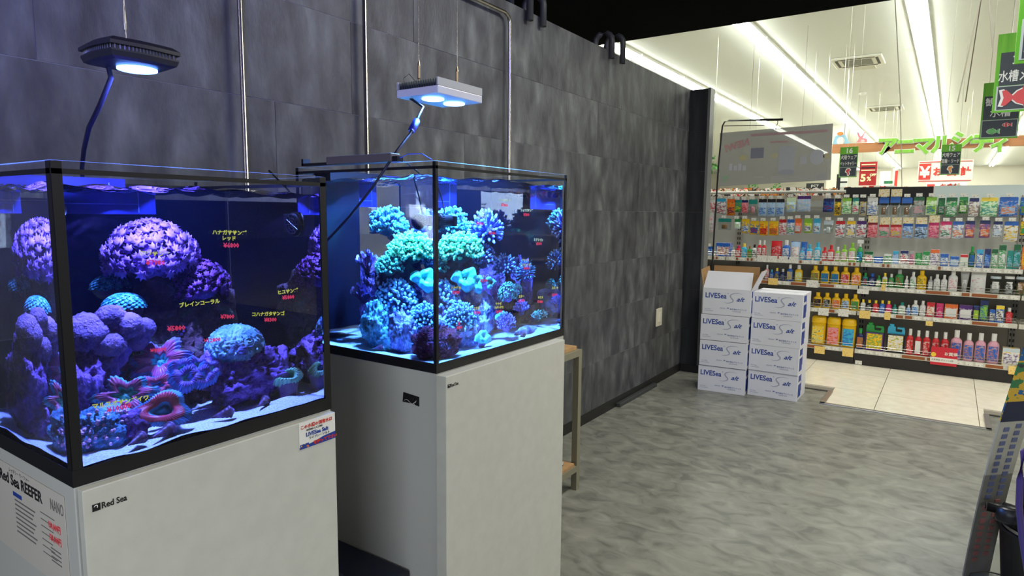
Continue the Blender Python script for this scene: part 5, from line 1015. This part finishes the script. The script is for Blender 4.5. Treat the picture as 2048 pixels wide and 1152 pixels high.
def aisle_sign(lab, xa, xb, z0, z1, y, num, lines, deco, wire_to=4.5):
    t = thing('hanging_sign', lab, 'sign', ((xa+xb)/2, y, z0)); w_, h = xb-xa, z1-z0
    MB().box((xa, y, z0), (xb, y+.01, z1)).build('sign_board', M_sgreen, t)
    m = w_*.05; MB().box((xa+m, y-.001, z0+h*.34), (xb-m*.6, y, z0+h*.76)).build('title_panel', M_sdark, t); MB().box((xa+m*.6, y-.0012, z0+h*.025), (xb-m*.5, y, z0+h*.335)).build('picture_border', M_sline, t)
    MB().box((xa+m, y-.002, z0+h*.035), (xb-m*.9, y-.0012, z0+h*.325)).build('picture_panel', M_sdark, t)
    if num: text(num, h*.22, M_swhite, t, ((xa+xb)/2, y-.001, z0+h*.80), EX, EZ, off=h*.006, align='CENTER')
    for i, s in enumerate(lines): text(s, h*.155, M_swhite, t, ((xa+xb)/2, y-.0016, z0+h*(.6-.2*i)), EX, EZ, off=h*.002, align='CENTER', sx=min(1.0, w_*.92/(len(s)*h*.155)))
    for x in (xa+w_*.15, xb-w_*.15): MB().tube([(x, y+.005, z1), (x, y+.005, wire_to-.001)], .0015, 4).build('hanging_wire', M_wire, t)
    cx, cz = (xa+xb)/2, z0+h*.18
    if deco == 'fish2': fish(t, (xa+w_*.32, y-.003, z0+h*.13), w_*.27, M_fg, 1, False); fish(t, (xa+w_*.68, y-.003, z0+h*.235), w_*.2, M_fr, 1)
    if deco == 'fish1': fish(t, (cx-w_*.1, y-.003, cz), w_*.42, M_fr, -1, False)
    if deco in ('dog1', 'dog2'):
        s = h*.14; m2 = M_fr if deco == 'dog1' else M_fo
        for (poly, mm, d) in (([(-.6, .2), (-.3, .8), (.4, .9), (.7, .4), (.3, .1), (.5, -.5), (.2, -1), (-.1, -.9), (-.2, -.3), (-.6, -.1)], M_swhite, .003), ([(-.4, .2), (-.2, .6), (.3, .7), (.5, .35), (.15, .05), (.35, -.5), (.15, -.8), (.0, -.7), (-.1, -.2), (-.4, .0)], m2, .0045)):
            MB().prism([(a*s, b*s) for a, b in poly], (cx, y-d, cz), EX, EZ, (0, .001, 0)).build('dog_wear_picture', mm, t)
    return t
a, b_ = Y(1677, 355, 10), Y(1717, 293, 10); aisle_sign('green and slate hanging sign numbered 16 with a red picture', a.x, b_.x, a.z, b_.z, 10, '16', ['犬用ウェア', 'ペットキャリー'], 'dog1')
a, b_ = Y(1879, 350, 10), Y(1924, 288, 10); aisle_sign('green and slate hanging sign numbered 15 with an orange picture', a.x, b_.x, a.z, b_.z, 10, '15', ['犬用ウェア', '首輪・リード'], 'dog2')
a, b_ = Y(1958, 279, 5.6), Y(2046, 160, 5.6); aisle_sign('farthest and lowest of the three fish aisle signs, green and red fish', a.x, b_.x, a.z, b_.z, 5.6, '', ['観賞魚', '水槽'], 'fish2')
a, b_ = Y(1983, 226, 4.2), Y(2058, 66, 4.2); s = aisle_sign('middle fish aisle sign with one large red fish', a.x, a.x+.36, a.z, b_.z+.01, 4.2, '', ['コーナー', '水槽メンテナンス'], 'fish1', 2.66)
a = Y(2028, 128, 2.75); aisle_sign('nearest fish aisle sign, dark and cut off at the picture corner', a.x, a.x+.36, a.z, a.z+.42, 2.75, '', ['コーナー', '海水魚'], 'fish1', 2.66)
# beam with the green katakana letters and two animal cutouts
YBM = 16.0; a, b_ = Y(1672, 306, YBM), Y(1672, 288.5, YBM); zb0, zb1 = a.z, b_.z
bm_ = thing('sign_beam', 'long brown beam across the store carrying big green letters', 'beam', (0, YBM+.1, zb0))
MB().box((Y(1664, 300, YBM).x, YBM, zb0), (3.2, YBM+.16, zb1)).build('beam_board', nmat('beam_brown', [(176, 118, 78), (190, 132, 92)], 3, (.3, 1, 4), rough=.6), bm_)
for x in (-2.1, 1.6): MB().tube([(x, YBM+.08, zb1), (x, YBM+.08, 4.499)], .012, 6).build('hanging_rod', M_wire, bm_)
M_lg = nmat('letter_green', [(118, 186, 60), (150, 206, 84)], 2, (10, 1, .5), rough=.5)
lw_ = Y(1752, 300, YBM-.1); le_ = Y(2020, 290, YBM-.1)
st_ = (le_.x-lw_.x)/7
for i, ch in enumerate('アニマルシティ'):
    t = thing('sign_letter', 'big green letter with white edge, %s along the brown beam' % ordw(i+1), 'letter', (lw_.x+i*st_, YBM-.02, zb0), group='letters on the beam'); dz = (.02, -.0, .0, .01, .07, .0, -.0)[i]; sz_ = .40 if i < 6 else .33
    u = Vector((math.cos(.0), 0, .0)); p = (lw_.x+i*st_, YBM-.0205, zb0-.07+dz)
    text(ch, sz_, M_swhite, t, p, EX, EZ, 'letter_back', off=.028, ext=.02); text(ch, sz_, M_lg, t, (p[0], p[1]-.03, p[2]), EX, EZ, 'letter_face', off=.014, ext=.012)
def cutout(name, lab, polys, px, py, s, y):
    p = Y(px, py, y); t = thing(name, lab, 'cutout', (p.x, y, p.z))
    for i, (nm, poly, m) in enumerate(polys): MB().prism([(a*s, b*s) for a, b in poly], (p.x, y-.012*i, p.z), EX, EZ, (0, .012, 0)).build(nm, m, t)
ell = lambda cx, cz, rx, rz, n=14: [(cx+rx*math.cos(2*PI*k/n), cz+rz*math.sin(2*PI*k/n)) for k in range(n)]
cutout('bird_cutout', 'pale blue bird cutout board standing on the brown beam', [('wings', [(-.5, .0), (-.35, .5), (-.2, .62), (.25, .62), (.45, .2), (.6, .05), (.3, 0)], mat('cut_blue', (150, 200, 226), .6)), ('belly', ell(0, .2, .24, .26), M_swhite), ('head_feathers', ell(-.05, .68, .2, .12), mat('cut_orange', (240, 140, 70), .6))], 1681, 288, .33, YBM+.05)
cutout('rabbit_cutout', 'pink long-eared animal cutout board standing on the brown beam', [('body_board', [(-.3, 0), (-.1, .35), (-.32, .9), (-.2, .95), (.0, .55), (.1, .6), (.3, .9), (.36, .85), (.2, .4), (.5, .3), (.6, 0)], mat('cut_pink', (240, 140, 150), .6)), ('body_patch', ell(.2, .12, .16, .12), mat('cut_light_pink', (250, 200, 200), .6))], 1720, 285, .25, YBM+.05)
# checkout sign, discount banner, other far signs
def poster(name, lab, x0, y0, x1, y1, Yd, m, cat='sign', wires=True, zc=4.5):
    a, b_ = Y(x0, y1, Yd), Y(x1, y0, Yd); t = thing(name, lab, cat, ((a.x+b_.x)/2, Yd, a.z)); MB().box((a.x, Yd, a.z), (b_.x, Yd+.02, b_.z)).build('sheet', m, t)
    if wires:
        for f_ in (.12, .88): MB().tube([(a.x+(b_.x-a.x)*f_, Yd+.01, b_.z), (a.x+(b_.x-a.x)*f_, Yd+.01, zc-.001)], .0018, 4).build('hanging_wire', M_wire, t)
    return t, a, b_
M_red = mat('sign_red', (222, 66, 56), .5)
t, a, b_ = poster('checkout_sign', 'white checkout sign with red square yen mark and red lines', 1834, 319, 1948, 365, 20, M_swhite); w_, h = b_.x-a.x, b_.z-a.z
MB().box((a.x+w_*.02, 19.985, a.z+h*.13), (a.x+w_*.24, 20, b_.z-h*.13)).build('red_square', M_red, t)
for zz in (.04, .93): MB().box((a.x+w_*.02, 19.985, a.z+h*zz), (b_.x-w_*.02, 20, a.z+h*(zz+.03))).build('red_line', M_red, t)
text('¥', h*.7, M_swhite, t, (a.x+w_*.13, 19.98, a.z+h*.24), EX, EZ, off=.012, align='CENTER'); text('お 会 計', h*.42, M_red, t, (a.x+w_*.62, 19.985, a.z+h*.33), EX, EZ, off=.008, align='CENTER')
t, a, b_ = poster('checkout_sign', 'second checkout sign hanging lower and farther behind the first', 1850, 362, 1935, 392, 24, M_swhite); w_, h = b_.x-a.x, b_.z-a.z
MB().box((a.x+w_*.03, 23.985, a.z+h*.1), (a.x+w_*.22, 24, a.z+h*.82)).build('red_square', M_red, t); text('お会計', h*.4, M_red, t, (a.x+w_*.6, 23.985, a.z+h*.5), EX, EZ, off=.008, align='CENTER')
t, a, b_ = poster('discount_banner', 'dark red discount banner with large cream figures', 1717, 323, 1755, 371, 20, mat('banner_red', (170, 24, 32), .5)); w_, h = b_.x-a.x, b_.z-a.z
M_crm = mat('banner_cream', (240, 224, 180), .5); text('5', h*.42, M_crm, t, (a.x+w_*.08, 19.985, a.z+h*.18), EX, EZ, off=.012); text('%', h*.24, M_crm, t, (a.x+w_*.46, 19.985, a.z+h*.2), EX, EZ, off=.006); text('OFF', h*.13, M_crm, t, (a.x+w_*.62, 19.985, a.z+h*.4), EX, EZ, off=.006)
for zz, mm in ((.86, M_crm), (.73, M_ink), (.62, M_crm)): MB().box((a.x+w_*.1, 19.985, a.z+h*zz), (b_.x-w_*.1, 20, a.z+h*(zz+.045))).build('print_line', mm, t)
t, a, b_ = poster('menu_board', 'tall dark board with a column of white squares below sign 16', 1671, 348, 1695, 392, 14, mat('board_dark', (44, 48, 48), .5))
for k in range(4): MB().box((a.x+.07, 13.985, a.z+.06+k*.11), (a.x+.2, 14, a.z+.14+k*.11)).build('white_square', M_swhite, t)
t, a, b_ = poster('notice_sheet', 'white notice with a green bar beside the discount banner', 1757, 342, 1782, 388, 22, M_swhite); MB().box((a.x+.12, 21.985, a.z+.3), (a.x+.34, 22, a.z+.38)).build('green_bar', mat('bar_green', (40, 120, 80), .5), t)
t, a, b_ = poster('side_notice', 'narrow white notice with a red vertical strip', 1783, 336, 1794, 380, 22, M_swhite); MB().box((a.x+.06, 21.985, a.z+.1), (a.x+.13, 22, b_.z-.08)).build('red_strip', M_red, t)
t, a, b_ = poster('small_dark_sign', 'small dark sign low behind the grey banner', 1612, 366, 1648, 378, 14, mat('board_dark', (44, 48, 48), .5)); text('PET', .09, M_swhite, t, ((a.x+b_.x)/2, 13.98, a.z+.02), EX, EZ, align='CENTER')
# translucent poster banner hanging from the black stand beside the wall end
def film():
    m, nt, o = nodes('translucent_film'); N = nt.nodes.new; t = N('ShaderNodeBsdfTranslucent'); t.inputs[0].default_value = lin((205, 205, 200)); d = N('ShaderNodeBsdfDiffuse'); d.inputs[0].default_value = lin((160, 160, 156)); tr = N('ShaderNodeBsdfTransparent')
    a = N('ShaderNodeMixShader'); a.inputs[0].default_value = .6; b = N('ShaderNodeMixShader'); b.inputs[0].default_value = .16; nt.links.new(t.outputs[0], a.inputs[1]); nt.links.new(d.outputs[0], a.inputs[2]); nt.links.new(a.outputs[0], b.inputs[1]); nt.links.new(tr.outputs[0], b.inputs[2]); nt.links.new(b.outputs[0], o.inputs[0]); return m
YK = 5.3; P = [Y(1438, 373, YK), Y(1661, 360, YK), Y(1666, 247, YK), Y(1440, 266, YK)]
t = thing('banner', 'grey translucent poster banner seen from the back beside the wall end', 'banner', (P[0].x, YK, P[0].z))
MB().add([*P, *[p+Vector((0, .002, 0)) for p in P]], [(0, 1, 2, 3), (7, 6, 5, 4), (0, 4, 5, 1), (1, 5, 6, 2), (2, 6, 7, 3), (3, 7, 4, 0)]).build('banner_film', film(), t)
def on_banner(x0, y0, x1, y1, c, name='faded_print', n=0):
    a, b_ = Y(x0, y1, YK-.0015), Y(x1, y0, YK-.0015); m = mat('faded_'+'_'.join(map(str, c)), c, .7)
    poly = ell(.5, .5, .5, .5, 18) if n else [(0, 0), (1, 0), (1, 1), (0, 1)]
    MB().prism([(u*(b_.x-a.x), v*(b_.z-a.z)) for u, v in poly], (a.x, YK-(.0030 if n else .0015), a.z), EX, EZ, (0, .001, 0)).build(name, m, t)
on_banner(1556, 292, 1590, 345, (176, 178, 182)); on_banner(1556, 338, 1590, 350, (160, 162, 170), n=1); on_banner(1618, 298, 1650, 330, (182, 184, 188), n=1); on_banner(1600, 312, 1614, 328, (180, 182, 186)); on_banner(1501, 295, 1528, 317, (132, 134, 148)); on_banner(1478, 309, 1495, 322, (190, 184, 140), n=1); on_banner(1542, 305, 1555, 317, (188, 182, 146), n=1); on_banner(1646, 306, 1662, 318, (188, 182, 146), n=1)
for i in range(4): on_banner(1458+i*9, 327+(i % 2)*4, 1465+i*9, 341, (186, 188, 194))
for i in range(5): on_banner(1542, 352+i*2.4-i*.2, 1634, 353.1+i*2.2, (176, 176, 176))
for i in range(3): on_banner(1450, 298+i*3.5, 1480, 299.5+i*3.5, (172, 172, 172))
on_banner(1445, 352, 1456, 358, (140, 176, 140)); on_banner(1445, 361, 1454, 364, (140, 176, 140)); on_banner(1636, 346, 1651, 360, (162, 162, 162)); on_banner(1508, 353, 1528, 355, (180, 180, 180)); on_banner(1502, 264, 1655, 268, (182, 150, 150)); on_banner(1540, 281, 1576, 286, (182, 146, 146))
text('NEW!', .075, mat('faded_red', (188, 142, 142), .7), t, tuple(Y(1500, 289, YK-.0022)), Vector((-1, 0, -.30)), Vector((-.25, 0, 1)), 'faded_lettering', off=.003)
for px in (1500, 1604): a = Y(px, 258, YK); MB().tube([(a.x, YK+.001, a.z), (a.x, YK+.001, 2.659)], .0012, 4).build('hanging_wire', M_wire, t)
sd = thing('banner_stand', 'tall black bent-tube stand holding the grey banner', 'stand', (-1.6, 5.3, 0))
pts = [Y(1425, 522, 5.28), Y(1430, 440, 5.28), Y(1437, 330, 5.28), Y(1443, 268, 5.28), Y(1445, 252, 5.28), Y(1449, 244, 5.28), Y(1458, 241, 5.28), Y(1520, 240, 5.28)]
MB().tube([(pts[0].x, 5.28, .0)]+pts, .0065, 10).build('pole', M_black, sd, smooth=True); MB().tube([Y(1519, 240, 5.28), Y(1566, 239, 5.28)], .009, 8).build('crossbar', M_black, sd)
MB().tube([Y(1448, 252, 5.28), Y(1530, 251, 5.28)], .003, 6).build('brace', M_black, sd); MB().tube([Y(1556, 240, 5.28), Y(1555, 248, 5.285), Y(1551, 254, 5.29), Y(1552, 259, 5.295)], .003, 6).build('hook', M_black, sd)
MB().lathe([(.12, 0), (.12, .012), (.02, .02)], (pts[0].x, 5.28, 0), 24).build('base', M_black, sd)
# leafy plants and far gondola rows (only their tops rise above the near shelves)
M_leaf = nmat('leaf_green', [(50, 120, 50), (90, 160, 70)], 20, rough=.6)
def plant(lab, px, py, y, s):
    p = Y(px, py, y); t = thing('hanging_plant', lab, 'plant', (p.x, y, p.z)); b = MB(); rr = random.Random(int(px))
    for k in range(26):
        d = Vector((rr.uniform(-1, 1), rr.uniform(-.6, .6), rr.uniform(-1, .8))); c = p+d*s; u = Vector((rr.uniform(-1, 1), rr.uniform(-1, 1), rr.uniform(-1, 1))).normalized()*s*.35; v = u.cross(Vector((rr.random(), 1, rr.random()))).normalized()*s*.16
        b.add([c-u, c+v, c+u, c-v], [(0, 1, 2, 3)])
    stuff(b.build('foliage', M_leaf, t)); MB().tube([p+Vector((0, 0, s*.5)), (p.x, y, 4.499)], .003, 4).build('stem', M_wire, t)
plant('green trailing plant hanging in the gap beside the wall end', 1426, 328, 12, .16); plant('small green plant under the grey banner, nearer the stand', 1506, 373, 14, .1); plant('small green plant under the grey banner, nearer its far corner', 1553, 373, 14, .09)
rg = random.Random(3); M_gd = mat('far_shelf_white', (206, 204, 194), .6)
for gi, (yy, zt, xa, xb) in enumerate(((9.2, 1.62, -6.5, 4.5), (12.0, 1.72, -8, 6), (17.5, 1.95, -10, 8), (21, 2.05, -12, 10))):
    t = thing('far_shelving_row', '%s long pale shelving row behind the near shelves' % ordw(gi+1), 'shelf', ((xa+xb)/2, yy, 0)); MB().box((xa, yy, 0), (xb, yy+.06, zt-.1)).build('back_panel', M_gd, t); MB().box((xa, yy-.4, 0), (xb, yy, .12)).build('base_deck', M_gd, t)
    for z in (.5, .9, 1.3): MB().box((xa, yy-.35, z), (xb, yy, z+.025)).build('shelf_board', M_gd, t)
    b = MB(); n = int((xb-xa)/.16)
    for k in range(n):
        x = xa+.16*k+.02; h_ = rg.uniform(.08, .2)
        b.box((x, yy-.12, zt-.1), (x+.12, yy-.02, zt-.1+h_*.6))
    o = b.build('packages', nmat('far_goods_%d' % gi, [(220, 220, 214), (216, 70, 60), (240, 236, 226), (60, 60, 64), (230, 150, 70), (236, 232, 220)], 5+gi, const=True), t); stuff(o)
# thin cables and pipe hanging from the store ceiling
for i, (px0, py0, px1, py1, yy, lab) in enumerate(((1955, 0, 1915, 205, 7.2, 'pale cable hanging from the ceiling, slanting toward the beam'), (1975, 0, 1985, 95, 7.0, 'short pale cable beside the fish signs'), (1797, 205, 1804, 385, 9.5, 'thin white pole hanging between the numbered signs'))):
    a, b_ = Y(px0, py0, yy), Y(px1, py1, yy); a = a+(a-b_)*max(0, (4.499-a.z)/(a.z-b_.z)); o = MB().tube([a, a.lerp(b_, .6)+Vector((.02, 0, 0)), b_], .006, 6).build('ceiling_cable', mat('cable_pale', (196, 190, 176), .5), org=b_); tag(o, lab, 'cable')
a, b_ = Y(1962, 0, 7.4), Y(1931, 204, 7.4); a = a+(a-b_)*((4.499-a.z)/(a.z-b_.z)); o = MB().tube([a, b_], .005, 6).build('ceiling_cable', mat('cable_dark', (96, 86, 70), .5), org=b_); tag(o, 'thin brown rod hanging from the ceiling beside the pale cable', 'cable')
# far pillars
for i, (px, yy) in enumerate(((1672, 26), (1905, 34))):
    p = Y(px, 300, yy); struct(MB().box((p.x-.25, yy, 0), (p.x+.25, yy+.5, 4.5)).build('pillar', M_cream))

# ================================================================== metal rack between the larger tank and the wall
rk = thing('metal_rack', 'beige metal rack with wooden shelves between the larger cabinet and wall', 'rack', (-1.5, 2.2, 0))
M_rk = mat('rack_beige_metal', (132, 128, 108), .45); M_wood = nmat('rack_wood', [(170, 132, 88), (190, 152, 106)], 6, (1, 8, 1), rough=.6); s = .028
for (x, y) in ((-1.362, 2.492), (-1.68, 2.492), (-1.362, 1.80), (-1.68, 1.80)): MB().box((x, y, 0), (x+s, y+s, .655)).build('leg', M_rk, rk)
for z in (.627, .09): MB().box((-1.362, 1.828, z), (-1.334, 2.4915, z+.028)).box((-1.68, 1.828, z), (-1.652, 2.4915, z+.028)).box((-1.6515, 2.492, z), (-1.3625, 2.52, z+.028)).build('side_rail', M_rk, rk)
MB().box((-1.68, 1.81, .656), (-1.35, 2.50, .672)).build('shelf_top', M_wood, rk); MB().box((-1.68, 1.84, .119), (-1.34, 2.48, .132)).build('shelf_board', M_wood, rk)
for k, (c, lab) in enumerate((((200, 196, 186), 'pale magazine at the bottom of the pile on the metal rack'), ((70, 70, 70), 'dark magazine in the middle of the pile on the metal rack'), ((214, 210, 200), 'white magazine on top of the pile on the metal rack'))):
    o = MB().box((-1.60+.01*k, 2.16-.01*k, .1325+.012*k), (-1.365+.01*k, 2.42-.015*k, .144+.012*k)).build('magazine', nmat('magazine_print_%d' % k, [c, tuple(int(v*.6) for v in c)], 30, const=True), org=Vector((-1.48, 2.3, .1325+.012*k))); tag(o, lab, 'magazine', 'magazines on the rack')

# ================================================================== things at the near side of the aisle
lb = thing('leaning_board', 'tall narrow grey board with coloured bands leaning beside the black bucket', 'board', (.145, 2.7, 0))
A0, A1_ = Vector((.122, 2.66, .002)), Vector((.200, 2.74, .002)); tp = Vector((.115, -.22, 1.02)); nn = Vector((.06, -.12, .0)).normalized()*.008
def band(f0, f1, m, name, inset=0, out=0):
    a, b_ = A0.lerp(A1_, inset), A1_.lerp(A0, inset); o = nn*out*.15; bulge = lambda f_: Vector((-.018*math.sin(f_*PI), 0, 0)); P = [a+tp*f0+bulge(f0)+o, b_+tp*f0+bulge(f0)+o, b_+tp*f1+bulge(f1)+o, a+tp*f1+bulge(f1)+o]; th = nn*(-.9 if not out else .12)
    return MB().add([*P, *[p-nn*(.9 if not out else .1) for p in P]], [(0, 1, 2, 3), (7, 6, 5, 4), (0, 4, 5, 1), (1, 5, 6, 2), (2, 6, 7, 3), (3, 7, 4, 0)]).build(name, m, lb)
M_bg = nmat('board_grey', [(120, 118, 110), (140, 138, 128)], 12, rough=.35); M_bp = nmat('board_pale', [(176, 174, 160), (190, 188, 174)], 12, rough=.35)
for k in range(10):
    f0, f1 = k/10, (k+1)/10; band(f0, f1, M_bg if k < 4 else (M_bp if k < 6 else nmat('board_colour_bands', [(30, 70, 150), (40, 100, 160), (220, 180, 60), (60, 130, 80), (60, 64, 70)], 9, (1, 1, 2), rough=.4, const=True)), 'board_segment')
def mark(f0, f1, w0, w1, m, name):
    a, b_ = A0.lerp(A1_, w0), A0.lerp(A1_, w1); bu = lambda f_: Vector((-.018*math.sin(f_*PI), 0, 0)); o = -nn*.93
    n_ = (A1_-A0).cross(tp).normalized(); n_ = n_ if n_.dot(EYE-A0) > 0 else -n_
    P = [a+tp*f0+bu(f0), b_+tp*f0+bu(f0), b_+tp*f1+bu(f1), a+tp*f1+bu(f1)]; Q = [p+n_*.0022 for p in P]
    return MB().add([*Q, *P], [(0, 1, 2, 3), (7, 6, 5, 4), (0, 4, 5, 1), (1, 5, 6, 2), (2, 6, 7, 3), (3, 7, 4, 0)]).build(name, m, lb)
M_mr, M_mb = mat('faint_red_mark', (166, 108, 102), .5), mat('faint_blue_mark', (104, 112, 150), .5)
for k in range(9): mark(.06+k*.026, .075+k*.026, .2, .38, M_mr, 'red_mark'); mark(.08+k*.026, .095+k*.026, .58, .76, M_mr, 'red_mark')
for k in range(11): mark(.31+k*.025, .325+k*.025, .2, .38, M_mb, 'blue_mark'); mark(.32+k*.025, .335+k*.025, .6, .78, M_mb, 'blue_mark')
band(.595, .665, mat('board_navy', (26, 34, 66), .4), 'navy_band', .0, 1)
# perforated steel plate on the floor, bucket and its contents
pl = thing('perforated_plate', 'bent steel plate with round holes on the floor beneath the bucket', 'plate', (.35, 2.65, 0))
MB().box((.142, 2.42, 0), (.72, 2.72, .014)).box((.16, 2.735, 0), (.74, 3.0, .012)).build('plate_body', mat('plate_steel', (120, 122, 112), .4, .6), pl, bevel=.002)
for (x, y) in ((.19, 2.62), (.2, 2.83), (.17, 2.50), (.24, 2.52), (.19, 2.92)): MB().lathe([(.008, .0141), (.008, .0149)], (x, y, 0), 14).build('hole', M_ink, pl)
bk = thing('bucket', 'black bucket with a violet bottom rim at the edge of the aisle', 'bucket', (.345, 2.62, .0155)); bc = (.345, 2.62, 0)
MB().lathe([(.118, .028), (.122, .03), (.142, .24), (.15, .245), (.15, .25), (.138, .25), (.118, .05), (.01, .045)], bc, 32).build('bucket_body', mat('bucket_black', (15, 13, 17), .4), bk, smooth=True)
MB().lathe([(.124, .0155), (.126, .017), (.126, .03), (.122, .032)], bc, 32).build('bottom_rim', mat('rim_violet', (112, 84, 176), .3), bk, smooth=True)
bb = thing('rubber_gloves', 'dark rubber gloves draped over the black bucket rim', 'gloves', (.33, 2.62, .25)); b = MB()
blob(b, (.32, 2.60, .262), (.11, .09, .035), 3, .25, 2, 4, flat=.2515); b.build('glove_palm', mat('glove_dark', (20, 18, 20), .7), bb, smooth=True)
for k, (dx, dy, L) in enumerate(((-.10, .0, .09), (-.07, -.05, .08), (-.02, -.07, .07))):
    MB().tube([(.30+dx*.4, 2.6+dy, .27), (.30+dx, 2.6+dy, .30+.02*k), (.30+dx*1.4, 2.6+dy, .30+.03*k)], .02, 10, rs=[.022, .02, .012]).build('glove_finger', mat('glove_dark', (20, 18, 20), .7), bb, smooth=True)
p = [Y(2046, 905, 2.35), Y(2040, 960, 2.35), Y(2038, 1010, 2.35), Y(2044, 1075, 2.35), Y(2056, 1150, 2.35)]; vh = thing('violet_tank_edge', 'violet tube in place of a violet-lit tank edge past the black bucket', 'hose', (p[-1].x, 2.35, 0))
MB().tube([p[0]+Vector((.1, 0, .12))]+p+[Vector((p[-1].x+.03, 2.35, .012))], .009, 10).build('edge_tube', mat('edge_violet', (78, 62, 116), .3), vh, smooth=True)  # violet-lit glass tank edge drawn as a tube, violet put into its colour
p = Y(2030, 925, 2.5); ft = thing('filter_canister', 'dark rounded filter canister on a bracket at the edge of view', 'filter', (p.x+.06, 2.5, .25))
MB().lathe([(.03, .252), (.05, .27), (.05, .52), (.03, .55), (.012, .56)], (p.x+.075, 2.5, 0), 24).build('canister_body', M_black, ft, smooth=True); MB().lathe([(.02, .30), (.022, .31), (.022, .345), (.01, .35)], (p.x-.0, 2.49, 0), 16, sx=1.8).build('valve', M_black, ft, smooth=True); MB().tube([(p.x+.04, 2.5, .33), (p.x-.06, 2.5, .335)], .016, 10).build('outlet_pipe', M_black, ft, smooth=True)
